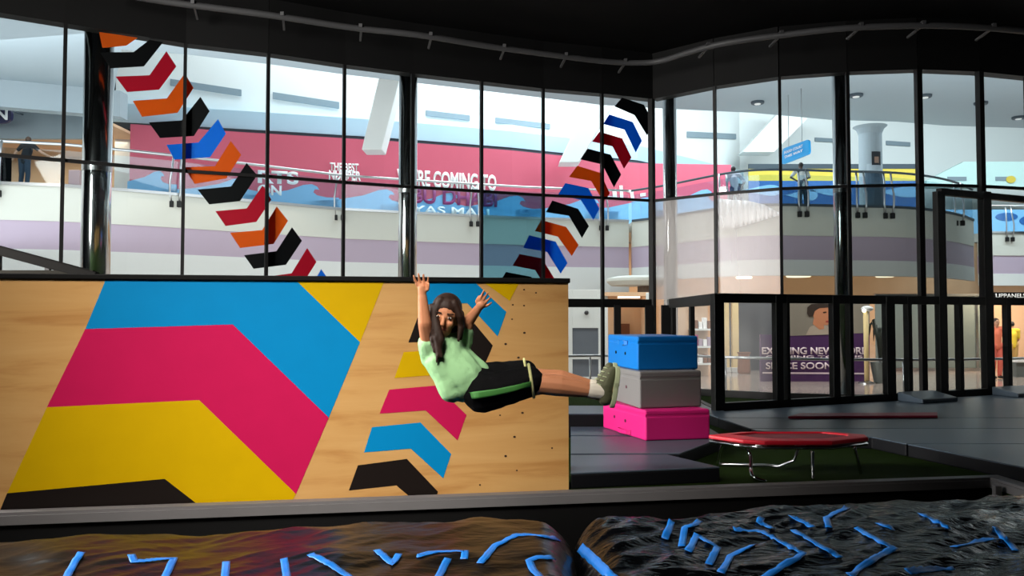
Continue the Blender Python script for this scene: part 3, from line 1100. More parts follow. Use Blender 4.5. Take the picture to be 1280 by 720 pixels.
s_.thickness = .02
tag(o, 'white pleated sheet in place of large slanted letters on the bulging balcony edge', 'banner')

# ---- ground floor of the mall
struct(MB().box(-12, 37.5, -.02, 30, 37.7, 4.75).build('wall_shops', M['shopwarm']))
area('shops_light', (7, 34.5, 4.6), (7, 34.5, 0), 26, 1.5, 700, (1.0, 0.8, 0.58))
for k, (x, y, r) in enumerate([(998, 345, .42), (1106, 345, .3), (930, 347, .28)]):
    p = PH(x, y, 2.9)
    mb = MB()
    mb.tube([(p.x + r * math.cos(2 * math.pi * j / 24), p.y + r * math.sin(2 * math.pi * j / 24), 2.9) for j in range(25)], .05, 8, caps=False)
    t = thing('ring_lamp', ['large lit ring lamp over the ground floor shops left of the right steel column', 'lit ring lamp over the ground floor shops right of the right steel column',
              'small lit ring lamp over the shops below the pleated white sheet'][k], 'lamp', (p.x, p.y, 2.9), 0, 'ring lamps over the ground floor shops')
    put(mb.build('light_ring', M['ring'], smooth=True), t)
    put(MB().tube([(p.x, p.y + r, 2.9), (p.x, p.y + r, 4.8)], .015, 6).build('rod', M['darkline']), t)
# curved canopy low on the left part of the balcony wall
p = PY(800, 352, 30.5)
t = thing('round_canopy', 'pale oval canopy low behind the glazing left of the corner', 'canopy', (p.x, 30.5, p.z - .3))
mb = MB()
mb.lathe((0, 0, 0), [(1.1, -.16), (1.28, 0), (1.25, .12), (.9, .2)], 40)
o = mb.build('disc', M['cream'], bevel=.02)
o.location = (p.x, 30.5, p.z)
put(o, t)
put(MB().tube([(p.x + .3, 30.8, 0), (p.x + .3, 30.8, p.z - .12)], .35, 18).build('stem', mat('dark_timber_stem', (96, 76, 62), .6)), t)

# white glazed door seen left of the box stack
def prop_y(px0, py0, px1, py1, y):
    a, b = PY(px0, py1, y), PY(px1, py0, y)
    return a.x, b.x, a.z, b.z
y0 = 16.3
x0, x1, z0, z1 = prop_y(708, 362, 752, 482, y0)
t = thing('white_door', 'white framed glazed door left of the box stack', 'door', ((x0 + x1) / 2, y0, -.02))
fr = MB()
px = lambda x: PY(x, 400, y0).x
pz = lambda y: PY(710, y, y0).z
fr.box(px(705), y0, -.02, px(715.5), y0 + .06, z1).box(px(748), y0, -.02, px(753), y0 + .06, z1)
fr.box(px(715.5), y0, pz(410), px(748), y0 + .06, z1).box(px(715.5), y0, -.02, px(748), y0 + .06, pz(471))
put(fr.build('frame', M['white'], bevel=.005), t)
put(MB().box(px(715.5), y0 - .01, pz(449), px(748), y0 + .05, pz(443)).build('mid_rail', M['white']), t)
gp = mat('grey_door_pane', (112, 118, 128), .2)
put(MB().box(px(715.5), y0 + .02, pz(443), px(748), y0 + .04, pz(410)).build('pane', gp), t)
put(MB().box(px(715.5), y0 + .02, pz(471), px(748), y0 + .04, pz(449)).build('pane', gp), t)
c0 = PY(733, 391, y0)
bl_ = MB().ball((c0.x, y0 - .02, c0.z), (.045, .03, .045)).build('door_closer', M['pipe'], smooth=True)
put(bl_, t)

# lit shop corner behind the box stack
y0 = 17.2
x0, x1, z0, z1 = prop_y(752, 383, 812, 470, y0)
t = thing('lit_kiosk', 'warm lit timber kiosk seen over the blue box', 'kiosk', ((x0 + x1) / 2, y0, -.02))
put(MB().box(x0, y0 + .8, -.02, x1, y0 + .9, 1.75).box(x1 - .06, y0, -.02, x1, y0 + .8, 1.75).build('wall', M['shopwarm']), t)
put(MB().box(x0, y0, 1.75, x1, y0 + .9, 1.83).build('roof', M['shopwarm']), t)
put(MB().box(PY(776, 400, y0).x, y0 + .7, -.02, PY(793, 400, y0).x, y0 + .79, PY(776, 405, y0).z).build('door_leaf', M['shopbrown']), t)
put(MB().box(PY(752, 400, y0).x, y0 + .1, -.02, PY(760.5, 400, y0).x, y0 + .2, 1.75).build('white_jamb', M['white']), t)
put(MB().box(PY(776, 400, y0).x, y0 + .3, 1.71, PY(803, 400, y0).x, y0 + .5, 1.748).build('strip_lamp', M['ring']), t)
p = PY(811, 400, 16.6)
tag(MB().box(p.x - .045, 16.6, -.02, p.x + .045, 16.68, 1.8).build('pale_post', M['white'], bevel=.01), 'slim pale post right of the lit kiosk', 'post')

# stalls seen through the side return of the barrier
y0 = 17.5
x0, x1, z0, z1 = prop_y(838, 380, 893, 500, y0)
t = thing('market_stall', 'beige shop stall with small boxes seen right of the box stack', 'stall', ((x0 + x1) / 2, y0, -.02))
put(MB().box(x0, y0 + .6, -.02, x1, y0 + .7, 1.8).build('back_panel', mat('beige_stall_panel', (206, 178, 154), .6, var=.1)), t)
for z in (.25, .62, 1.0):
    put(MB().box(PY(868, 400, y0).x, y0, z, x1, y0 + .6, z + .04).build('shelf', M['white']), t)
rnd = random.Random(3)
for z in (.29, .66, 1.04):
    for k in range(4):
        xx = PY(871 + k * 5.5, 400, y0).x
        c = rnd.choice(['plum', 'lettering', 'hoard', 'lilac', 'shopbrown'])
        tag(MB().box(xx - .04, y0 + .05, z + .001, xx + .04, y0 + .2, z + rnd.uniform(.12, .26)).build('product_box', M[c], bevel=.006),
            '%s box, %s from the left on the %s stall shelf' % ({'plum': 'plum', 'lettering': 'white', 'hoard': 'red', 'lilac': 'lilac', 'shopbrown': 'brown'}[c], ['first', 'second', 'third', 'fourth'][k], {.29: 'lowest', .66: 'middle', 1.04: 'top'}[z]), 'box', 'boxes on the market stall')

# dark shop with cream posts
y0 = 19.0
x0, x1, z0, z1 = prop_y(900, 383, 962, 475, y0)
struct(MB().box(x0, y0 + .8, -.02, x1 + .6, y0 + .9, 1.85).build('wall_dark_shop', M['shopdark']))
for k, (pa_, wa) in enumerate(((909, .05), (919.5, .075))):
    c0 = PY(pa_, 400, y0)
    t = thing('cream_post', ['thin cream post in the dark shop front beside the barrier corner', 'wider cream post, second from the barrier corner in the dark shop front'][k], 'post', (c0.x, y0, -.02), 0, 'cream posts of the dark shop')
    put(MB().box(c0.x - wa, y0, -.02, c0.x + wa, y0 + .15, 1.8).build('post', M['creamstrip'], bevel=.008), t)
    put(MB().box(c0.x - wa * 1.4, y0 - .03, -.02, c0.x + wa * 1.4, y0 + .18, .1).build('plinth', M['white'], bevel=.008), t)
c0 = PY(930, 460, 18.6)
tag(MB().lathe((c0.x, 18.6, -.02), [(.13, 0), (.15, .05), (.13, .45), (.16, .5)], 18).build('timber_stool', M['shopbrown'], bevel=.01), 'round brown stool in front of the dark shop', 'stool')

# hoarding poster with a portrait
y0 = 16.4
P_ = lambda x, y, o=0: PY(x, y, y0) + Vector((0, -o, 0))
t = thing('advert_board', 'purple and grey advert board with a portrait and white lettering behind the barrier', 'poster', (P_(1018, 490).x, y0, -.02))
mb = MB()
mb.quad3([P_(951, 495), P_(1087, 495), P_(1087, 372), P_(984, 372), P_(984, 419), P_(951, 418)], (0, 1, 0), .08)
put(mb.build('board', mat('dark_purple_print', (80, 46, 96), .5, var=.08)), t)
put(MB().quad3([P_(983, 420, .004), P_(1087, 416, .004), P_(1087, 372, .004), P_(983, 372, .004)], (0, 1, 0), .003).build('grey_backdrop', mat('warm_grey_print', (150, 142, 130), .5)), t)
# portrait: a plain printed head and shoulders in three-quarter view
skin = mat('printed_skin', (214, 142, 104), .5)
def patch(name, pts, o, m):
    put(MB().quad3([P_(x, y, o) for x, y in pts], (0, 1, 0), .002).build(name, m), t)
patch('printed_shoulders', [(1007, 419), (1012, 409), (1022, 404), (1031, 405), (1039, 411), (1042, 418)], .008, mat('printed_blouse', (188, 172, 156), .5))
patch('printed_neck', [(1017, 398), (1029, 402), (1030, 411), (1024, 412), (1016, 405)], .01, skin)
patch('printed_face', [(1015, 390), (1017, 385), (1024, 383), (1034, 384), (1037, 388), (1037.5, 393), (1039.5, 397), (1037.5, 399), (1037.5, 402.5), (1034, 406.5), (1029, 406), (1022, 402), (1017, 397)], .012, skin)
patch('printed_hair', [(1008.5, 392), (1009, 384), (1014, 380), (1026, 379.5), (1037, 380), (1039, 384), (1033, 384.5), (1024, 385), (1018, 389), (1016, 395), (1011, 396)], .015, mat('printed_hair', (58, 44, 36), .6))
patch('printed_eye', [(1028, 390), (1032, 389.3), (1033, 391), (1029, 391.4)], .016, M['hole'])
patch('printed_lips', [(1032, 401), (1037, 400.5), (1036, 403), (1032, 403)], .016, mat('printed_lips', (170, 60, 60), .5))
pinkish = mat('pale_pink_lettering', (236, 214, 222), .6)
ptxt = lambda s_, xa, xb, y, h, b=.02: text(s_, 'lettering', P_(xa, y, .012), (1, 0, 0), h, pinkish, t, P_(xb, y).x - P_(xa, y).x, bold=b)
ptxt('EXCITING NEW STORE', 952, 1083, 442.5, .135, .03)
ptxt('COMING TO THIS', 957, 1078, 447.5, .05)
ptxt('SPACE SOON', 957, 1040, 461, .13, .02)
put(MB().quad3([P_(953, 467, .006), P_(1085, 468, .006), P_(1085, 466, .006), P_(953, 465, .006)], (0, 1, 0), .003).build('printed_line', pinkish), t)

# slim lamp pole and bent stems right of the board
c0 = PY(1084, 470, 15.9)
t = thing('pole_lamp', 'slim pale pole lamp with a bright head right of the advert board', 'lamp', (c0.x, 15.9, -.02))
put(MB().tube([(c0.x, 15.92, -.02), (c0.x, 15.92, 1.42)], [.045, .05], 12).build('pole', M['creamstrip'], smooth=True), t)
put(MB().ball((c0.x + .03, 15.92, 1.46), (.12, .08, .06)).build('head', M['white'], smooth=True), t)
put(MB().ball((c0.x - .06, 15.86, 1.42), .035).build('bulb', M['spot'], smooth=True), t)
put(MB().lathe((c0.x, 15.92, -.02), [(.16, 0), (.16, .02), (.05, .05)], 18).build('base', M['steel']), t)
c0 = PY(1100, 440, 16.0)
t = thing('potted_plant', 'tall dark drooping plant in a grey pot right of the pole lamp', 'plant', (c0.x, 16, -.02))
put(MB().lathe((c0.x, 16, -.02), [(.12, 0), (.17, .3), (.19, .42), (.16, .42)], 20).build('pot', M['shopgrey']), t)
for k in range(9):
    a = k * 2.4
    h = 1.25 - .06 * (k % 4)
    r = .13 + .03 * (k % 3)
    w = MB().tube([(c0.x, 16, .3), (c0.x + r * .3 * math.cos(a), 16 + r * .3 * math.sin(a), .8), (c0.x + r * .8 * math.cos(a), 16 + r * .8 * math.sin(a), h), (c0.x + r * 1.25 * math.cos(a), 16 + r * 1.25 * math.sin(a), h - .1), (c0.x + r * 1.4 * math.cos(a), 16 + r * 1.4 * math.sin(a), h - .32)], [.012, .014, .03, .022, .004], 7)
    put(w.build('leaf', mat('dark_leaf', (46, 54, 46), .5) if k == 0 else bpy.data.materials['dark_leaf'], smooth=True), t)

# frosted grey partition behind the barrier
y0 = 19.5
x0, x1, z0, z1 = prop_y(1096, 383, 1234, 470, y0)
t = thing('frosted_partition', 'long grey frosted partition behind the right barrier posts', 'partition', ((x0 + x1) / 2, y0, -.02))
put(MB().box(x0, y0, .04, x1, y0 + .05, 1.8).build('panel', mat('grey_green_frost', (116, 126, 122), .35, var=.12, scale=1)), t)
put(MB().box(x0, y0 - .03, -.02, x1, y0 + .08, .06).box(x0, y0 - .03, 1.8, x1, y0 + .08, 1.86).build('frame', M['steel']), t)
for f in (.3, .62, .9):
    xx = x0 + (x1 - x0) * f
    put(MB().box(xx - .03, y0 - .02, .06, xx + .03, y0 + .07, 1.8).build('stile', M['steel']), t)
# warm shop at the right edge
y0 = 18.5
x0, x1, z0, z1 = prop_y(1240, 383, 1360, 470, y0)
struct(MB().box(x0, y0 + 1.5, -.02, x1, y0 + 1.6, 1.8).build('wall_warm_shop', M['shopwarm']))
area('warm_shop_light', (x0 + .6, y0 + .4, 2.1), (x0 + .6, y0 + .7, 0), 1.2, .8, 60, (1.0, .7, .45))
t = thing('shop_counter', 'white topped shop counter at the right edge behind the barrier', 'counter', ((x0 + x1) / 2, y0 - .6, -.02))
put(MB().box(x0, y0 - .9, -.02, x1, y0 - .4, .30).build('body', M['shopgrey']), t)
put(MB().box(x0, y0 - .95, .30, x1, y0 - .35, .36).build('top', M['lettering'], bevel=.01), t)
p0 = PY(1246, 370, 17.0)
t = thing('name_board', 'black shop name board with small white lettering at the right edge', 'sign', (p0.x, 17, p0.z))
put(MB().box(p0.x - .15, 17.0, p0.z - .12, p0.x + 1.2, 17.08, p0.z + .08).build('board', M['black']), t)
text('UPPANELS', 'lettering', (p0.x - .03, 16.99, p0.z - .035), (1, 0, 0), .085, M['lettering'], t, .64, bold=.02)

# steel handrail running just outside the glazing
a = PLAN[9].copy(); 
for nm, i0, i1, lab in (('handrail', 7, 9, 'thin steel handrail outside the left glazing beside the white door'), ('handrail', 9, 16, 'thin steel handrail outside the right glazing behind the barrier')):
    pts = [Vector((PLAN[i].x, PLAN[i].y, .62)) + inout(min(i, 15)) * .45 for i in range(i0, i1 + 1)]
    if i1 == 9:
        pts[-1] = pts[-2].lerp(pts[-1], .9)
    c = pts[0]
    t = thing(nm, lab, 'railing', (c.x, c.y, 0))
    put(MB().tube(pts, .022, 8).build('rail', M['steel'], smooth=True), t)
    for q in pts:
        put(MB().tube([(q.x, q.y, -.02), (q.x, q.y, .62)], .018, 8).build('post', M['steel'], smooth=True), t)

# ================================================================== the hall's own things
def clip2(poly, axis, lim, keep_more):
    out = []
    for k in range(len(poly)):
        p, q = poly[k], poly[(k + 1) % len(poly)]
        ip, iq = (p[axis] >= lim) == keep_more, (q[axis] >= lim) == keep_more
        if ip:
            out.append(p)
        if ip != iq:
            t = (lim - p[axis]) / (q[axis] - p[axis])
            out.append((p[0] + t * (q[0] - p[0]), p[1] + t * (q[1] - p[1])))
    return out


# black barrier in front of the right glazing
ZB = 1.60
C0, C1, CB = PH(897, 366.5, ZB), PH(1290, 372.4, ZB), PH(839, 373.6, ZB)
bar_ = thing('barrier', 'black steel barrier with thick posts and tall gate frame before the right glazing', 'barrier', (C0.x, C0.y, 0))
put(MB().bar((C0.x, C0.y, ZB - .06), (C1.x, C1.y, ZB - .06), .08, .12).build('top_rail', M['blackmetal'], bevel=.006), bar_)
put(MB().bar((C0.x, C0.y, ZB - .075), (CB.x, CB.y, ZB - .075), .08, .15).build('top_rail', M['blackmetal'], bevel=.006), bar_)
put(MB().bar((C0.x, C0.y, .11), (C1.x, C1.y, .11), .09, .2).build('bottom_rail', M['blackmetal'], bevel=.006), bar_)
put(MB().bar((C0.x, C0.y, .07), (CB.x, CB.y, .07), .08, .12).build('bottom_rail', M['blackmetal'], bevel=.006), bar_)
fd = (C1 - C0)
fd.z = 0
tall = {}
for px, wpx, top in ((897, 15, 0), (972, 11, 0), (983, 5, 0), (1043, 11, 0), (1062, 6, 0), (1111, 15, 0), (1135, 7, 0), (1177, 14, 1), (1199, 7, 0), (1235, 15, 1), (1259, 8, 0)):
    q = PV(px, 430, C0, C1)
    w = wpx / FOCAL * q.y
    z1 = PV(px, 240, C0, C1).z if top else ZB - .01
    v = Vector((q.x, q.y, 0))
    if top:
        tall[px] = (v, z1)
    put(MB().bar(v, v + Vector((0, 0, z1)), .09, w, up=fd.normalized()).build('post', M['blackmetal'], bevel=.005), bar_)
for px, wpx in ((865, 9), (842, 9)):
    q = PV(px, 430, C0, CB)
    put(MB().bar((q.x, q.y, 0), (q.x, q.y, ZB - .01), .07, wpx / FOCAL * q.y, up=(CB - C0).normalized()).build('post', M['blackmetal'], bevel=.005), bar_)
va, za = tall[1177]
ve = PV(1300, 240, C0, C1)
put(MB().bar((va.x, va.y, za), (ve.x, ve.y, za), .09, .1).build('gate_head', M['blackmetal'], bevel=.005), bar_)

# mats
def floor_mat(poly, z, label, z0=0.0, top=None):
    t = thing('floor_mat', label, 'mat', (sum(p[0] for p in poly) / len(poly), sum(p[1] for p in poly) / len(poly), z0), 0, 'padded floor mats')
    n = len(poly)
    put(MB().quad3([(x, y, z0) for x, y in poly], (0, 0, 1), z - z0 - .012).build('foam_core', M['matnavy'], bevel=.01), t)
    c = (sum(p[0] for p in poly) / n, sum(p[1] for p in poly) / n)
    put(MB().quad3([(x, y, z - .012) for x, y in poly], (0, 0, 1), .012).build('vinyl_top', top or M['matblue'], bevel=.005), t)
    return t


ZMAT = .12
pp = [PH(x, y, ZMAT) for x, y in [(868, 512), (904, 524), (945, 538), (1090, 546), (1120, 552), (1302, 588)]]
nb = Vector((fd.y, -fd.x, 0)).normalized() * .12
back = [C1 + nb, C0 + nb, PV(868, 430, C0, CB) + nb]
poly = [(p.x, p.y) for p in pp] + [(9.0, pp[-1].y - .2), (9.0, C1.y - .3)] + [(p.x, p.y) for p in back]
rows = [(0, 7.48), (7.5, 8.5), (8.52, 9.4), (9.42, 14)]
labs = ['slate blue floor mat nearest the pit corner at the right edge', 'slate blue floor mat behind the red trampoline, second row from the pit corner',
        'slate blue floor mat in the third row from the pit corner, by the red strip', 'slate blue floor mat running along the foot of the black barrier']
for (ya, yb), lab in zip(rows, labs):
    q = clip2(clip2(poly, 1, ya, True), 1, yb, False)
    if len(q) > 2:
        floor_mat(q, ZMAT, lab)
# red strip pad on the mats in front of the barrier
q = [PH(x, y, ZMAT + .03) for x, y in [(985, 520.5), (1172, 519.5), (1172, 515.5), (1000, 516.5)]]
t = MB().quad3([(p.x, p.y, ZMAT + .002) for p in q], (0, 0, 1), .03).build('red_strip_pad', mat('dull_red_vinyl', (150, 40, 62), .5), bevel=.008)
tag(t, 'long thin dull red pad lying on the mats in front of the barrier', 'pad')
# two loose wedge pads against the barrier
for k, (a_, b_, h) in enumerate(((1122, 1166, .13), (1240, 1290, .13))):
    pa, pb = PV(a_, 500, C0 + nb * 1.2, C1 + nb * 1.2), PV(b_, 500, C0 + nb * 1.2, C1 + nb * 1.2)
    pa.z = pb.z = ZMAT
    n2 = nb.normalized()
    mb = MB()
    mb.add([pa, pb, pb + n2 * .4, pa + n2 * .4, pa + Vector((0, 0, h)), pb + Vector((0, 0, h)), pb + n2 * .4 + Vector((0, 0, .06)), pa + n2 * .4 + Vector((0, 0, .06))],
           [(0, 1, 2, 3), (4, 7, 6, 5), (0, 4, 5, 1), (1, 5, 6, 2), (2, 6, 7, 3), (3, 7, 4, 0)])
    tag(mb.build('wedge_pad', M['matblue'], bevel=.015), ['slate wedge pad against the barrier left of the tall gate frame', 'slate wedge pad against the barrier at the right edge'][k], 'pad')

A_ = [PH(x, y, ZMAT) for x, y in [(713.5, 591.5), (900, 583.5), (834, 568), (713.5, 568.5)]]
floor_mat([(p.x, p.y) for p in A_], ZMAT, 'dark slate floor mat right beside the painted wall, nearest the pit rim')
B_ = [PH(x, y, ZMAT) for x, y in [(713.5, 567), (850, 566.5), (905, 546), (713.5, 545)]]
floor_mat([(p.x, p.y) for p in B_], ZMAT, 'slate floor mat under the front corner of the pink box')
C_ = [PH(x, y, ZMAT) for x, y in [(713.5, 544), (904, 545), (880, 531), (713.5, 531)]]
floor_mat([(p.x, p.y) for p in C_], ZMAT, 'slate floor mat under the rear of the box stack')
D_ = [PH(x, y, .26) for x, y in [(700, 517), (757, 517), (765, 507), (700, 507)]]
floor_mat([(p.x, p.y) for p in D_], .26, 'raised grey mat farthest back between the wall and the box stack')

# foam vault boxes
def foam_box(cl, cc, cr, z0, z1, colr, label, extras):
    """cl, cc, cr: plan points of the left, near and right corners"""
    far = cl + cr - cc
    poly = [cc, cr, far, cl]
    c = (cl + cr) / 2
    t = thing('foam_vault_box', label, 'vault box', (c.x, c.y, z0), 0, 'stacked foam vault boxes')
    m = mat(label.split()[0] + '_vinyl', colr, .45, var=.05, scale=2, spec=.22)
    zl = z1 - (z1 - z0) * .18
    put(MB().quad3([(p.x, p.y, z0) for p in poly], (0, 0, 1), zl - z0 - .006).build('body', m, bevel=.018, bseg=3), t)
    put(MB().quad3([(p.x, p.y, zl) for p in poly], (0, 0, 1), z1 - zl).build('lid', m, bevel=.018, bseg=3), t)
    ins = [p + (c - p) * .012 for p in poly]
    put(MB().quad3([(p.x, p.y, zl - .02) for p in ins], (0, 0, 1), .034).build('seam', m), t)
    u = (cc - cl)
    u.z = 0
    L_ = u.length
    u.normalize()
    nrm = Vector((u.y, -u.x, 0))
    if nrm.y > 0:
        nrm = -nrm
    for f, zf, kind in extras:
        p = cl + u * (L_ * f)
        z = z0 + (z1 - z0) * zf
        if kind == 'eyelet':
            mb = MB()
            mb.tube([(p.x, p.y, z), (p.x + nrm.x * .006, p.y + nrm.y * .006, z)], .016, 12)
            put(mb.build('eyelet', M['matnavy'] if colr[0] < 60 else mat('dark_eyelet', (90, 20, 50), .5)), t)
        elif kind == 'tag':
            a = Vector((p.x, p.y, z)) + nrm * .003
            put(MB().bar(a, a + Vector((0, 0, -.05)), .03, .006, up=u).build('care_tag', M['lettering']), t)
        else:
            mb = MB()
            pts = [Vector((p.x, p.y, z)) + u * s_ + nrm * o for s_, o in ((-.13, .002), (-.1, .03), (0, .042), (.1, .03), (.13, .002))]
            for a, b in zip(pts, pts[1:]):
                mb.bar(a, b, .01, .04)
            put(mb.build('carry_handle', m), t)
    return t


def corner(x, y, z):
    p = PH(x, y, z)
    p.z = 0
    return p


ZB0, ZB1, ZB2 = ZMAT + .001, None, None
cc = corner(806.8, 551.5, ZMAT)
h1 = PY(806.8, 513, cc.y).z
cl, cr = corner(753.6, 534.5, ZMAT), corner(888, 549, ZMAT)
foam_box(cl, cc, cr, ZB0, h1, (214, 36, 122), 'pink foam vault box at the bottom of the stack of three', [(.3, .52, 'eyelet'), (.56, .48, 'eyelet'), (.55, .13, 'carry_handle')])
c2 = corner(799.5, 511, h1)
c2l, c2r = corner(744.5, 493, h1), corner(881, 508.5, h1)
dl = (cl - cc).normalized()
c2l = c2 + (c2l - c2).normalized() * (cl - cc).length * .98
h2 = PY(798, 464.5, c2.y).z
c2r = c2 + (c2r - c2).normalized() * (cr - cc).length
foam_box(c2l, c2, c2r, h1 + .001, h2, (128, 126, 126), 'grey foam vault box in the middle of the stack of three', [(.35, .5, 'eyelet'), (.6, .5, 'eyelet')])
c3 = corner(797, 463, h2)
c3l = c3 + (c2l - c2)
c3r = c3 + (c2r - c2)
k3 = PY(796, 420.5, c3.y).z
foam_box(c3l, c3, c3r, h2 + .001, k3, (12, 120, 208), 'bright blue foam vault box on top of the stack of three', [(.3, .45, 'eyelet'), (.62, .45, 'eyelet'), (.58, .84, 'tag'), (.56, .78, 'carry_handle')])

# mini trampoline
ZR = .30
oc = [PH(x, y, ZR) for x, y in [(885, 543.5), (929, 549.5), (956, 551.3), (1040, 551.3), (1086, 546.5), (1082, 543.2), (1040, 539.6), (926, 539.8)]]
ctr = sum(oc, Vector()) / 8
t = thing('mini_trampoline', 'small trampoline with a red padded rim and bent steel legs', 'trampoline', (ctr.x, ctr.y, 0))
mb = MB()
n8 = len(oc)
inner = [ctr + (p - ctr) * .72 for p in oc]
vs, fs = [], []
for ring, dz in ((oc, 0), (oc, -.035), (inner, -.035), (inner, .012)):
    vs += [p + Vector((0, 0, dz)) for p in ring]
for k in range(4):
    for j in range(n8):
        fs.append((k * 8 + j, k * 8 + (j + 1) % 8, ((k + 1) % 4) * 8 + (j + 1) % 8, ((k + 1) % 4) * 8 + j))
mb.add(vs, fs)
put(mb.build('rim_pad', mat('red_vinyl_pad', (206, 24, 46), .45, var=.08), bevel=.012, bseg=3), t)
put(MB().quad3([p + Vector((0, 0, -.012)) for p in [ctr + (p - ctr) * .725 for p in oc]], (0, 0, 1), .008).build('bed', mat('dark_red_bed', (120, 22, 34), .6)), t)
fr = [ctr + (p - ctr) * .97 + Vector((0, 0, -.055)) for p in oc]
put(MB().tube(fr + [fr[0], fr[1]], .016, 8).build('frame', M['chrome'], smooth=True), t)
def leg(pts):
    put(MB().tube(smooth([Vector(p) for p in pts], 5), .014, 8).build('leg', M['chrome'], smooth=True), t)
f1, f2, f3, f4 = PH(957, 602, .015), PH(1016, 600, .015), PH(1076, 592, .015), PH(897, 581, .015)
a1 = PH(928, 556, ZR - .055)
leg([a1, (a1.x + .06, a1.y - .02, .16), (f1.x - .1, f1.y + .02, .06), f1])
a2 = PH(1019, 561, ZR - .07); a2.y = f2.y; 
leg([(f2.x + .01, f2.y + .02, ZR - .06), (f2.x + .005, f2.y + .01, .15), f2])
a3 = PH(1061, 560, ZR - .07)
leg([(f3.x - .07, f3.y - .05, ZR - .06), (f3.x - .03, f3.y - .02, .12), f3])
leg([(f4.x + .03, f4.y - .12, ZR - .06), (f4.x + .01, f4.y - .05, .14), f4])
b1 = PH(950, 579, .06)
put(MB().tube([(f4.x, f4.y, .02), (f4.x + .4, f4.y - .04, .02), (f2.x - .1, f2.y + .5, .03), (f2.x - .0, f2.y + .42, .09), (f2.x + .05, f2.y + .4, ZR - .06)], .012, 8).build('cross_bar', M['steel'], smooth=True), t)
for px in (951, 1000):
    q = PH(px, 556, ZR - .035)
    put(MB().box(q.x - .04, q.y - .006, ZR - .06, q.x + .05, q.y + .02, ZR - .034).build('bracket', M['lettering'] if px == 951 else M['steel'], bevel=.004), t)

# painted plywood wall
wa, wb = PH(-70, 643.3, 0), PH(711, 612, 0)
WZ = (PV(711, 355.5, wa, wb).z + PV(10, 346.5, wa, wb).z) / 2
wn = Vector((wb.y - wa.y, -(wb.x - wa.x), 0)).normalized()
painted = thing('painted_wall', 'low plywood wall painted with big blue, magenta, yellow and black chevrons', 'wall panel', ((wa.x + wb.x) / 2, (wa.y + wb.y) / 2, 0))
mb = MB()
mb.quad3([(wa.x, wa.y, 0), (wb.x, wb.y, 0), (wb.x, wb.y, WZ), (wa.x, wa.y, WZ)], -wn, .3, 0)
paint = [
    (1, [(132.4, 346), (371, 346), (450, 427.8), (411, 522), (291, 405.6), (106.7, 411.3)]),
    (2, [(106.7, 411.3), (291, 405.6), (411, 522), (370, 617.5), (249, 500), (58.7, 509)]),
    (3, [(58.7, 509), (249, 500), (370, 617.5), (365, 640), (247, 640), (206, 598.5), (9, 616.5)]),
    (4, [(9, 616.5), (206, 598.5), (247, 641), (-1, 647)]),
    (3, [(371, 346), (480, 346), (450, 427.8)]),
    (1, [(535, 350), (594, 350), (633, 390), (622, 420.4), (584, 379), (528, 381)]),
    (3, [(605, 346), (649, 346), (637, 376)]),
    (4, [(522, 397), (586, 396), (616, 432), (606.5, 454), (570, 425.5), (510.5, 428)]),
    (3, [(504.6, 440), (559, 437), (600, 474), (590, 504), (548, 468.5), (493, 472.5)]),
    (2, [(486.5, 487), (545, 481.8), (583, 518.4), (572, 550.6), (532, 513), (474.4, 517)]),
    (1, [(465, 534), (525.5, 528), (564, 567.5), (554, 597.7), (513.4, 560.7), (455, 565.5)]),
    (4, [(447.4, 581.6), (508.6, 573.6), (547.5, 614.5), (546, 622), (511, 622), (495.3, 606.6), (436, 613)]),
]
for mi, pl in paint:
    # V shapes: cut into two arms so that every face stays convex
    pts = []
    for x, y in pl:
        v = PV(x, y, wa, wb)
        v.z = max(.001, min(WZ - .001, v.z))
        pts.append(v + wn * .0008)
    mb.quad3(pts, wn, .0012, mi)
for x, y in [(655, 362), (641, 381), (655, 382), (640, 399), (655.5, 416), (632, 430), (648, 447), (653, 516), (625, 519), (643, 546), (632, 570), (646, 588), (670, 366), (664, 492), (690, 560), (600, 606)]:
    c = PV(x, y, wa, wb)
    r = .008 if x in (632, 648, 655.5, 653, 643) else .0055
    ring = []
    u = (wb - wa).normalized()
    for j in range(10):
        a = 2 * math.pi * j / 10
        ring.append(c + u * (r * 1.3 * math.cos(a)) + Vector((0, 0, r * math.sin(a))) + wn * .001)
    mb.quad3(ring, wn, .0012, 5)
put(mb.build('panel', [M['ply'], M['p_blue'], M['p_magenta'], M['p_yellow'], M['p_black'], M['hole']]), painted)
u = (wb - wa).normalized()
ca, cb = wa - u * .05, wb + u * .012
mb = MB()
mb.quad3([(ca.x + wn.x * .02, ca.y + wn.y * .02, WZ), (cb.x + wn.x * .02, cb.y + wn.y * .02, WZ), (cb.x + wn.x * .02, cb.y + wn.y * .02, WZ + .036), (ca.x + wn.x * .02, ca.y + wn.y * .02, WZ + .036)], -wn, .35)
put(mb.build('cap', M['black'], bevel=.006), painted)

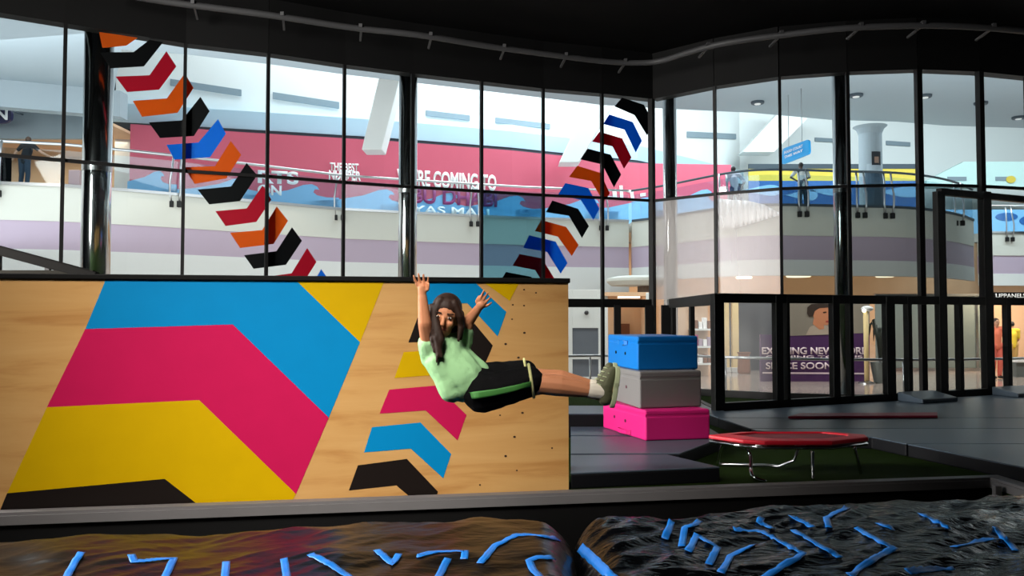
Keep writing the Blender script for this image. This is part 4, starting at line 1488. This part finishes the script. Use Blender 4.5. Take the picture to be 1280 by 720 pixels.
# ramp handrail behind the wall at the left edge
y0 = 7.2
a, b = PY(-60, 297, y0), PY(122, 346, y0)
t = thing('ramp_handrail', 'black sloping handrail rising to the left edge behind the painted wall', 'handrail', (b.x, y0, 0))
DK = mat('dull_black_rail', (14, 13, 12), .85, var=.2, spec=.08)
put(MB().bar(a, b, .07, .085).build('rail', DK, bevel=.015), t)
for px in (-1.5, 60):
    q = PY(px, 316 + (px + 1.5) * .27, y0)
    put(MB().box(q.x - .02, y0 - .02, 0, q.x + .02, y0 + .02, q.z).build('post', M['blackmetal']), t)
q0, q1 = PY(-60, 338, y0), PY(118, 338, y0)
put(MB().box(q0.x, y0 - .03, q0.z - .06, q1.x, y0 + .03, q0.z).build('lower_rail', mat('dark_olive_paint', (24, 22, 17), .8, spec=.1)), t)
q = PY(112, 341, y0)
put(MB().box(q.x - .02, y0 - .02, 0, q.x + .02, y0 + .02, q.z).build('post', M['blackmetal']), t)

# ------------------------------------------------------------------ black air bags in the pit
bagmat_l = mat('black_bag_film', (20, 16, 13), .3, var=.35, scale=4, spec=.45, bump=.5, bscale=5, bmap=((1, 2.6, 1), .5))
bagmat_r = mat('glossy_black_bag_film', (7, 8, 11), .13, var=.3, scale=4, spec=.35, bump=.9, bscale=7, bmap=((1, 3.4, 1), .6))
tape = mat('bright_blue_tape', (30, 130, 230), .4, var=.1)


def far_l(x):
    pts = [(-5, 4.3), (-2.95, 4.6), (-1.35, 4.84), (-.69, 4.96), (-.2, 5.05), (.5, 5.02)]
    return lerp_tab(pts, x)


def far_r(x):
    pts = [(.3, 4.95), (.5, 5.06), (.9, 5.0), (1.28, 5.16), (1.8, 5.38), (2.1, 5.44), (2.6, 5.62), (3.6, 5.68), (4.2, 5.68)]
    return lerp_tab(pts, x)


def lerp_tab(pts, x):
    if x <= pts[0][0]:
        return pts[0][1]
    for (a, ya), (b, yb) in zip(pts, pts[1:]):
        if x <= b:
            return ya + (yb - ya) * (x - a) / (b - a)
    return pts[-1][1]


def make_h(far, x0, x1, amp, fine, seed):
    def h(x, y):
        s = far(x) - y + .04 * noise.noise((x * 1.7, seed, 0))
        z = .085
        e = .34
        if s < e:
            t = (e - s) / e
            z -= .13 * t * t * t if t < 1 else .13 + .39 * (t - 1)
        for sx in (x - x0, x1 - x):
            if sx < .2:
                t = (.2 - sx) / .2
                z -= .15 * t * t
        z += amp * (noise.noise((x * 1.6 + seed, y * 2.1, 1.3)) + .5 * noise.noise((x * 3.9 + seed, y * 4.7, 4.1)))
        r = 1 - abs(noise.noise((x * 1.8 + seed + y * 1.4, y * 7.0 - x * 4.2, 7.7)))
        z += fine * (r * r - .6) * 1.5
        r = 1 - abs(noise.noise((x * 5.0 + seed + y * 2, y * 15.0 - x * 7, 2.7)))
        z += fine * .5 * (r * r - .6)
        z -= .03 * max(0, 4.6 - y)
        return z
    return h


def air_bag(name, label, h, far, x0, x1, m, lines):
    st = .024
    nx = int((x1 - x0) / st)
    ys = 3.2
    vs, fs = [], []
    ny = int(2.6 / st)
    for i in range(nx + 1):
        x = x0 + (x1 - x0) * i / nx
        ye = far(x) + .16
        for j in range(ny + 1):
            y = ys + (ye - ys) * j / ny
            vs.append((x, y, h(x, y)))
    k = ny + 1
    for i in range(nx):
        for j in range(ny):
            fs.append((i * k + j, (i + 1) * k + j, (i + 1) * k + j + 1, i * k + j + 1))
    rim = [i * k for i in range(nx + 1)] + [nx * k + j for j in range(1, ny + 1)] + [i * k + ny for i in range(nx - 1, -1, -1)] + [j for j in range(ny - 1, 0, -1)]
    o = len(vs)
    for q in rim:
        x, y, z = vs[q]
        vs.append((x, y, -1.195))
    n = len(rim)
    for q in range(n):
        fs.append((rim[q], o + q, o + (q + 1) % n, rim[(q + 1) % n]))
    fs.append(tuple(o + q for q in range(n)))
    t = thing(name, label, 'air bag', ((x0 + x1) / 2, 4.3, -1.195), 0, 'air bags in the foam pit')
    put(MB().add(vs, fs).build('bag_cover', m, smooth=True), t)
    for ln in lines:
        dense = []
        for (xa, ya), (xb, yb) in zip(ln, ln[1:]):
            cnt = max(2, int(math.hypot(xb - xa, yb - ya) / 3))
            dense += [(xa + (xb - xa) * q / cnt, ya + (yb - ya) * q / cnt) for q in range(cnt)]
        dense.append(ln[-1])
        pts = []
        for px, py in dense:
            d = ray(px, py)
            tt, hit = 3.0, None
            while tt < 6.2:
                p = EYE + d * tt
                if x0 - .02 <= p.x <= x1 + .02 and p.y < far(p.x) + .1 and p.z < h(p.x, p.y):
                    hit = p
                    break
                tt += .012
            if hit is not None and (not pts or (hit - pts[-1]).length < .5):
                pts.append(hit)
        if len(pts) < 2:
            continue
        # ribbon that follows the film
        vs2, fs2 = [], []
        for i_, p in enumerate(pts):
            dd = pts[min(i_ + 1, len(pts) - 1)] - pts[max(i_ - 1, 0)]
            sd = Vector((dd.y, -dd.x, 0))
            if sd.length < 1e-6:
                sd = Vector((1, 0, 0))
            sd.normalize()
            for w_ in (-.019, -.006, .006, .019):
                x, y = p.x + sd.x * w_, p.y + sd.y * w_
                vs2.append((x, y, h(x, y) + .007))
        for i_ in range(len(pts) - 1):
            for c_ in range(3):
                fs2.append((i_ * 4 + c_, i_ * 4 + c_ + 1, (i_ + 1) * 4 + c_ + 1, (i_ + 1) * 4 + c_))
        o_ = MB().add(vs2, fs2).build('blue_tape', tape, smooth=True)
        s_ = o_.modifiers.new('tape_thickness', 'SOLIDIFY')
        s_.thickness = .002
        put(o_, t)
    return t


hl = make_h(far_l, -4.6, .345, .042, .007, 3.1)
hr = make_h(far_r, .375, 3.72, .034, .02, 9.4)
lines_l = [[(102, 692), (93, 706), (82, 726)], [(164, 695), (168, 704), (218, 699), (205, 726)], [(283, 704), (281, 726)], [(355, 700), (359, 726)], [(388, 695), (410, 706), (444, 728)],
           [(471, 690), (491, 707), (499, 695)], [(521, 697), (547, 691), (582, 690), (580, 701)], [(560, 701), (547, 726)], [(698, 675), (672, 670), (647, 670), (619, 683), (600, 706)], [(692, 699), (672, 699), (661, 703), (666, 714), (678, 726)]]
lines_r = [[(725, 686), (746, 706), (768, 726)], [(840, 653), (831, 676)], [(875, 653), (856, 662), (852, 685)], [(860, 692), (871, 671), (897, 686), (886, 708)], [(941, 682), (913, 697), (901, 718)],
           [(917, 664), (952, 666), (1004, 694), (985, 706), (955, 724)], [(952, 649), (949, 656), (966, 662)], [(989, 647), (1016, 661)], [(991, 664), (1050, 699)], [(1059, 636), (1033, 649), (1036, 661)],
           [(1070, 662), (1118, 688), (1090, 702), (1062, 722)], [(1151, 643), (1187, 661)], [(1245, 675), (1192, 685)], [(1135, 717), (1192, 712)], [(1098, 655), (1117, 663)], [(1243, 662), (1270, 690)]]
air_bag('air_bag', 'matt black landing bag with blue tape marks, left of the seam in the pit', hl, far_l, -4.6, .345, bagmat_l, lines_l)
air_bag('air_bag', 'shiny wrinkled black landing bag with blue tape marks, right of the seam in the pit', hr, far_r, .375, 3.72, bagmat_r, lines_r)

# ================================================================== people
SK = mat('tanned_skin', (206, 138, 100), .55, var=.06, scale=9, spec=.3)
HAIR = mat('dark_brown_hair', (46, 28, 20), .6, var=.4, scale=30, spec=.3)


def creases(o, strength, size):
    tx = bpy.data.textures.new('creases', 'CLOUDS')
    tx.noise_scale = size
    tx.noise_depth = 1
    d = o.modifiers.new('creases', 'DISPLACE')
    d.texture = tx
    d.strength = strength
    d.mid_level = .5


def jumping_person():
    Y = 4.3

    def K(px, py, dy=0.0):
        return PY(px, py, Y + dy)
    u = Y / FOCAL                       # metres in one pixel there
    MINT = mat('mint_green_shirt', (166, 216, 160), .8, var=.12, scale=7, spec=.15, bump=.7, bscale=9)
    BLK = mat('black_sport_fabric', (13, 13, 15), .85, var=.2, spec=.1, bump=.6, bscale=9)
    GRN = mat('green_side_stripe', (62, 128, 54), .7, var=.1)
    PIP = mat('pale_piping', (206, 204, 140), .7)
    SOCK = mat('off_white_sock', (236, 228, 214), .85)
    SHOE = mat('olive_shoe_upper', (92, 94, 68), .7, var=.15, bump=.2, bscale=60)
    SOLE = mat('pale_shoe_sole', (190, 200, 160), .6)
    # joints
    hip_n, hip_f = K(604, 489, -.05), K(604, 474, .07)
    knee_n, ank_n = K(676, 480, -.05), K(742, 489, -.03)
    knee_f, ank_f = K(676, 473, .07), K(742, 484, .07)
    waist, chest, neck, head = K(586, 470), K(560, 446, -.01), K(553, 424, -.03), K(556, 398, -.06)
    sh_l, sh_r = K(538, 440, -.05), K(577, 427, .03)
    el_l, wr_l, ha_l = K(531, 404, -.14), K(528, 371, -.15), K(527.5, 360, -.15)
    el_r, wr_r, ha_r = K(585, 402, .02), K(597.5, 386, -.02), K(601, 381.5, -.03)
    b = MB()
    b.limb(hip_n, knee_n, .075, .056).limb(knee_n, K(700, 482, -.04), .055, .058).limb(K(700, 482, -.04), ank_n, .058, .036)
    b.limb(hip_f, knee_f, .073, .054).limb(knee_f, K(700, 475, .07), .053, .056).limb(K(700, 475, .07), ank_f, .056, .036)
    for a, ft, hl in ((ank_n, K(766, 469, -.03), K(760, 497, -.03)), (ank_f, K(763, 464, .06), K(757, 491, .06))):
        b.limb(a, hl, .034, .03).limb(hl, ft, .03, .026)
    b.limb(hip_n, hip_f, .08, .08).limb(K(603, 484), waist, .085, .078).limb(waist, chest, .078, .085).limb(sh_l, sh_r, .045, .045).limb(chest, neck, .085, .045)
    b.limb(neck, head, .04, .04)
    b.limb(sh_l, el_l, .046, .036).limb(el_l, wr_l, .036, .024)
    b.limb(sh_r, el_r, .046, .034).limb(el_r, wr_r, .034, .023)
    # head: skull, jaw, nose, ears
    rot = Matrix.Rotation(math.radians(10), 3, 'Y') @ Matrix.Rotation(math.radians(6), 3, 'X')

    def Hd(x, y, z):
        return head + rot @ Vector((x, y, z))
    b.ball(Hd(0, .01, .02), (.072, .088, .092), 18, 12, rot=rot)
    b.ball(Hd(0, -.028, -.045), (.05, .048, .055), 14, 10, rot=rot)
    b.limb(Hd(0, -.078, .012), Hd(0, -.094, -.02), .009, .013)
    for s in (-1, 1):
        b.ball(Hd(s * .073, .01, -.005), (.012, .02, .028), 10, 8, rot=rot)
        b.ball(Hd(s * .034, -.055, -.018), (.022, .022, .022), 10, 8, rot=rot)
    # hands
    def hand(wr, pal, tips_dir, spread, thumb):
        b.limb(wr, pal, .021, .023)
        d = tips_dir.normalized()
        s = spread.normalized()
        for k, (o, ln, r) in enumerate(((-.026, .05, .0072), (-.009, .06, .0078), (.009, .056, .0076), (.026, .043, .0066))):
            root = pal + s * o * .9 + d * .012
            mid = root + d * ln * .5 + s * o * .35 + Vector((0, -.004, 0))
            tip = mid + d * ln * .5 + s * o * .2 + Vector((0, -.012, 0))
            b.limb(root, mid, r * 1.1, r, 8).limb(mid, tip, r, r * .85, 8)
        r0 = wr.lerp(pal, .5)
        m0 = r0 + thumb.normalized() * .032 + d * .012
        b.limb(r0, m0, .011, .009, 8).limb(m0, m0 + d * .028 + thumb.normalized() * .006, .009, .0075, 8)
    hand(wr_l, ha_l, K(527, 345, -.15) - K(528, 364, -.15), Vector((1, .15, 0)), Vector((1, -.3, .1)))
    hand(wr_r, ha_r, K(609, 374, -.03) - K(599, 386, -.03), Vector((.55, .3, -.75)), Vector((-.6, -.2, .55)))
    body = b.flesh('person', SK, None, .0045, 3)
    tag(body, 'person in mint green shirt and black shorts leaping sideways with both arms raised', 'person')

    # face
    dark = mat('dark_eye', (34, 22, 18), .3)
    wht = mat('eye_white', (232, 226, 220), .4)
    lip = mat('lip_skin', (168, 84, 72), .5)
    for s in (-1, 1):
        put(MB().ball(Hd(s * .03, -.072, .014), (.0105, .005, .0055), 12, 8, rot=rot).build('eye', wht, smooth=True), body)
        put(MB().ball(Hd(s * .03, -.0775, .014), (.006, .003, .0056), 10, 6, rot=rot).build('iris', dark, smooth=True), body)
        put(MB().limb(Hd(s * .017, -.079, .034), Hd(s * .046, -.068, .036), .0035, .003, 8).build('eyebrow', HAIR, smooth=True), body)
    put(MB().limb(Hd(-.018, -.072, -.05), Hd(.018, -.072, -.05), .0055, .0055, 8).build('mouth', lip, smooth=True), body)

    # hair: a cap with locks swept down over the left shoulder
    h = MB()
    h.ball(Hd(0, .03, .05), (.083, .1, .086), 18, 12, rot=rot)
    h.ball(Hd(0, .055, -.01), (.076, .06, .085), 14, 10, rot=rot)
    rl = random.Random(5)
    locks = [((-.072, -.03, .05), (545, 416, -.14), (548, 444, -.16)), ((-.078, -.01, .03), (540, 418, -.13), (543, 440, -.15)), ((-.068, -.035, .05), (546, 422, -.15), (552, 446, -.16)),
             ((-.075, .02, .0), (537, 414, -.1), (538, 432, -.12)), ((.078, -.01, .04), (576, 408, -.08), (573, 426, -.1)), ((.08, .0, .02), (577, 408, -.05), (576, 424, -.06)),
             ((.06, .05, -.02), (573, 418, .02), (570, 432, 0)), ((-.05, .05, -.03), (548, 424, 0), (545, 436, -.06)), ((-.035, -.035, .095), (540, 402, -.12), (540, 426, -.15)), ((.04, -.03, .09), (575, 396, -.1), (577, 412, -.08)),
             ((-.068, -.04, .05), (551, 425, -.15), (546, 452, -.15))]
    for st, m_, e_ in locks:
        a, m2, e2 = Hd(*st), K(*m_), K(*e_)
        h.limb(a, m2, .022, .02, 8).limb(m2, e2, .02, .008, 8)
    # the face opening is kept free by lifting the fringe
    put(h.flesh('hair', HAIR, None, .006, 2), body)

    # shirt: loose, flaring to the hem
    s = MB()
    s.limb(sh_l, sh_r, .062, .06).limb(K(556, 436, -.02), K(566, 455, -.02), .098, .112).limb(K(566, 455, -.02), K(580, 475, -.03), .112, .118)
    s.limb(K(549, 450, -.05), K(563, 488, -.08), .085, .062).limb(K(563, 488, -.08), K(566, 496, -.08), .05, .03)
    s.limb(K(575, 452, .02), K(598, 466, .03), .09, .07).limb(K(586, 470, .02), K(596, 474, .03), .105, .085).limb(K(572, 478, -.09), K(590, 478, -.09), .05, .045)
    s.limb(sh_l, sh_l.lerp(el_l, .28), .064, .058).limb(sh_r, sh_r.lerp(el_r, .4), .062, .054)
    s.limb(K(534, 428, -.02), K(536, 448, -.04), .045, .05)
    sh_o = s.flesh('shirt', MINT, None, .0065, 10)
    creases(sh_o, .016, .1)
    put(sh_o, body)

    # shorts: two loose legs
    s = MB()
    s.limb(K(590, 480, -.03), K(604, 484, 0), .1, .105)
    s.limb(K(602, 491, -.06), K(620, 488, -.06), .108, .1).limb(K(620, 488, -.06), K(660, 477, -.055), .1, .086)
    s.limb(K(604, 474, .07), K(655, 467, .08), .092, .078)
    sh_o = s.flesh('shorts', BLK, None, .0065, 8)
    creases(sh_o, .016, .09)
    put(sh_o, body)
    # side stripe laid over the near leg, and piping round the hem
    rows = [(588, 492), (600, 490.5), (620, 488), (642, 483.5), (663, 478)]
    rad = [.112, .118, .108, .1, .092]
    axis = [K(588, 484, -.03), K(601, 491, -.06), K(620, 488, -.06), K(642, 482.5, -.057), K(663, 476, -.055)]
    vs, fs = [], []
    for (p, r, (px, py)) in zip(axis, rad, rows):
        for q in range(5):
            a = math.radians(-9 + 18 * q / 4) + math.asin(max(-.9, min(.9, (PY(px, py, p.y).z - p.z) / r)))
            vs.append(Vector((p.x, p.y - r * math.cos(a), p.z + r * math.sin(a))))
    for i in range(4):
        for q in range(4):
            fs.append((i * 5 + q, i * 5 + q + 1, (i + 1) * 5 + q + 1, (i + 1) * 5 + q))
    o = MB().add(vs, fs).build('side_stripe', GRN, smooth=True)
    m_ = o.modifiers.new('cloth', 'SOLIDIFY')
    m_.thickness = .006
    put(o, body)
    ring = lambda c, r, tilt: [c + Vector((math.sin(tilt) * r * math.sin(2 * math.pi * k / 28), r * .95 * math.cos(2 * math.pi * k / 28), r * math.sin(2 * math.pi * k / 28))) for k in range(29)]
    put(MB().tube(ring(K(664, 476, -.055), .087, -.16), .008, 8, caps=False).build('hem_piping', PIP, smooth=True), body)
    put(MB().tube(ring(K(658, 467, .08), .08, -.16), .007, 8, caps=False).build('hem_piping', PIP, smooth=True), body)
    # socks and shoes
    for a, ft, hl in ((ank_n, K(767.5, 468, -.03), K(763, 499, -.03)), (ank_f, K(764.5, 463, .06), K(760, 492, .06))):
        kd = (a - (knee_n if a is ank_n else knee_f)).normalized()
        s = MB().limb(a - kd * .012, a + kd * .05, .044, .045)
        put(s.flesh('sock', SOCK, None, .005, 3), body)
        fd_ = (ft - hl).normalized()                 # heel to toe
        dn = Vector((fd_.z, 0, -fd_.x)).normalized()  # out through the sole
        if dn.x < 0:
            dn = -dn
        sh = MB()
        sh.limb(hl - dn * .028, hl + fd_ * .07 - dn * .032, .04, .042).limb(hl + fd_ * .07 - dn * .03, ft + fd_ * .012 - dn * .012, .042, .03)
        sh.limb(hl - dn * .07 + fd_ * .02, hl - dn * .03 + fd_ * .03, .038, .042)
        sho = sh.flesh('shoe', SHOE, None, .005, 3)
        put(sho, body)
        so = MB()
        L_ = (ft - hl).length
        outl = []
        for k in range(28):
            an = 2 * math.pi * k / 28
            t_ = math.cos(an)
            wd = .044 * (1 - .18 * (t_ < 0)) * math.copysign(abs(math.sin(an)) ** .75, math.sin(an))
            outl.append(hl.lerp(ft, .5) + fd_ * (t_ * (L_ / 2 + .045)) + Vector((0, 1, 0)) * wd + dn * (.004 - .012 * max(0, abs(t_) - .6)))
        so.quad3(outl, dn, .026)
        put(so.build('sole', SOLE, bevel=.006), sho)
        la = MB()
        for k in range(4):
            c = hl + fd_ * (.07 + .022 * k) - dn * (.078 - .012 * k)
            la.tube([c + Vector((0, -.03, 0)) + dn * .012, c - dn * .002, c + Vector((0, .03, 0)) + dn * .012], .0035, 6)
        put(la.build('laces', SOLE, smooth=True), sho)
    return body


jumping_person()


def bystander(label, foot, y, height, skin, shirt, trousers, hair, pose, face=-1, shoes=(30, 28, 28)):
    """standing figure; foot = plan point on floor z; pose gives arms"""
    k = height / 1.72
    base = foot
    P3 = lambda x, yy, z: base + Vector((x * k, yy * k * -face, z * k))
    b = MB()
    hipz, shz = .9, 1.42
    lean = pose.get('lean', 0)
    hx = pose.get('dx', 0)
    sh = lambda s: P3(s * .19 + hx, lean, shz)
    for s in (-1, 1):
        st = pose.get('stance', .1)
        b.limb(P3(s * .09, 0, hipz), P3(s * st, .03, .48), .085 * k, .06 * k).limb(P3(s * st, .03, .48), P3(s * st, -.02, .08), .06 * k, .04 * k)
        b.limb(P3(s * st, -.03, .045), P3(s * (st + .02), .14, .035), .04 * k, .035 * k)
    b.limb(P3(-.08, 0, .95), P3(.08, 0, .95), .11 * k, .11 * k).limb(P3(0, 0, .98), P3(hx, lean, 1.28), .12 * k, .13 * k).limb(sh(-1), sh(1), .065 * k, .065 * k)
    b.limb(P3(hx, lean, 1.36), P3(hx, lean + .02, 1.52), .08 * k, .05 * k)
    hc = P3(hx, lean + .04, 1.61)
    b.ball(hc, (.078 * k, .092 * k, .11 * k), 14, 10).ball(hc + Vector((0, .03 * -face * k, -.06 * k)), (.055 * k, .055 * k, .055 * k), 10, 8)
    b.limb(hc + Vector((0, -face * .085 * k, .01)), hc + Vector((0, -face * .1 * k, -.015)), .012 * k, .014 * k, 8)
    arms = pose['arms']
    for s, (e, w) in zip((-1, 1), arms):
        E_, W_ = P3(*e), P3(*w)
        b.limb(sh(s), E_, .055 * k, .042 * k).limb(E_, W_, .042 * k, .03 * k)
        d = (W_ - E_).normalized()
        b.limb(W_, W_ + d * .07 * k, .032 * k, .03 * k)
        side = d.cross(Vector((0, 0, 1))).normalized()
        for q in (-1.5, -.5, .5, 1.5):
            r = W_ + d * .08 * k + side * q * .017 * k
            b.limb(r, r + d * .06 * k + Vector((0, 0, -.015 * k)), .011 * k, .009 * k, 6)
        b.limb(W_ + d * .03 * k, W_ + d * .06 * k + Vector((0, 0, .035 * k)), .013 * k, .01 * k, 6)
    o = b.flesh('person', skin, None, .014, 3)
    tag(o, label, 'person')
    s_ = MB()
    s_.limb(P3(0, 0, .93), P3(hx, lean, 1.28), .135 * k, .15 * k).limb(sh(-1), sh(1), .08 * k, .08 * k).limb(P3(hx, lean, 1.28), P3(hx, lean, 1.38), .14 * k, .1 * k)
    for s, (e, w) in zip((-1, 1), arms):
        s_.limb(sh(s), sh(s).lerp(P3(*e), pose.get('sleeve', .7)), .075 * k, .06 * k)
    put(s_.flesh('shirt', shirt, None, .016, 3), o)
    t_ = MB().limb(P3(-.07, 0, .95), P3(.07, 0, .95), .125 * k, .125 * k)
    for s in (-1, 1):
        st = pose.get('stance', .1)
        t_.limb(P3(s * .09, 0, .9), P3(s * st, .03, .48), .1 * k, .078 * k).limb(P3(s * st, .03, .48), P3(s * st, -.02, .1), .078 * k, .06 * k)
    put(t_.flesh('trousers', trousers, None, .016, 3), o)
    h = MB().ball(hc + Vector((0, .018 * face * k, .03 * k)), (.086 * k, .094 * k, .1 * k), 14, 10)
    if pose.get('long_hair'):
        h.limb(hc + Vector((0, .06 * face * k, .02)), hc + Vector((0, .1 * face * k, -.3 * k)), .07 * k, .05 * k)
    put(h.flesh('hair', hair, None, .014, 2), o)
    for s in (-1, 1):
        st = pose.get('stance', .1)
        f = MB().limb(P3(s * st, -.04, .05), P3(s * (st + .02), .15, .042), .048 * k, .04 * k)
        put(f.flesh('shoe', mat('shoe_leather', shoes, .5), None, .012, 2), o)
        put(MB().ball(hc + Vector((s * .03 * k, -face * .088 * k, .012 * k)), .011 * k, 8, 6).build('eye', M['black'], smooth=True), o)
    return o


LEAN = dict(lean=.16, arms=(((-.34, .26, 1.2), (-.1, .42, 1.12)), ((.34, .26, 1.2), (.1, .42, 1.12))), sleeve=.75)
OUT = dict(lean=.16, arms=(((-.42, .2, 1.22), (-.62, .42, 1.1)), ((.42, .2, 1.22), (.62, .42, 1.1))), sleeve=.55)
dark_skin = mat('dark_brown_skin', (70, 46, 36), .5)
light_skin = mat('light_skin', (200, 150, 122), .5)
near_black = mat('near_black_hair', (24, 20, 20), .6)

p = PY(30, 229, 24.4)
bystander('person in black t-shirt and dark trousers leaning on the railing at far left', Vector((p.x, p.y, U + .002)), 0, 1.66, light_skin,
          mat('black_tshirt', (20, 20, 24), .8), mat('dark_slate_trousers', (44, 56, 70), .8), mat('short_brown_hair', (70, 50, 38), .6), OUT)
p = PY(919, 258, 30.6)
bystander('person in pale grey shirt and navy trousers resting against the balcony railing', Vector((p.x, p.y, U + .002)), 0, 1.86, dark_skin,
          mat('pale_grey_shirt', (168, 172, 188), .8), mat('navy_trousers', (30, 42, 84), .8), near_black, dict(lean=-.04, dx=-.06, stance=.2, arms=(((-.3, -.05, 1.15), (-.24, .2, 1.02)), ((.34, -.02, 1.2), (.3, .22, 1.02))), sleeve=.9))
p = PY(1004, 257, 28.95)
bystander('person in grey and white shirt bending over the balcony railing under the blue sign', Vector((p.x, p.y, U + .002)), 0, 1.74, dark_skin,
          mat('grey_white_shirt', (176, 178, 176), .8), mat('dark_green_grey_trousers', (46, 66, 80), .8), near_black, LEAN)
p = PY(1247, 470, 17.15)
bystander('long-haired person in salmon pink clothes standing at the right edge behind the barrier', Vector((p.x - .02, 17.15, -.018)), 0, 1.28, light_skin,
          mat('salmon_pink_top', (240, 128, 96), .8), mat('pink_trousers', (226, 110, 92), .8), mat('dark_long_hair', (46, 22, 18), .6), dict(lean=.0, arms=(((-.26, .02, 1.12), (-.24, .16, .9)), ((.26, .02, 1.12), (.24, .16, .9))), sleeve=.9, long_hair=True), face=1)
p = PY(1265, 470, 19.0)
bystander('person in yellow top behind the shop counter at the right edge', Vector((p.x + .03, 19.0, -.018)), 0, 1.2, light_skin,
          mat('yellow_top', (226, 196, 60), .8), mat('tan_trousers', (196, 160, 96), .8), near_black, dict(lean=.0, arms=(((-.24, .05, 1.12), (-.2, .26, .95)), ((.24, .05, 1.12), (.2, .26, .95))), sleeve=.8))
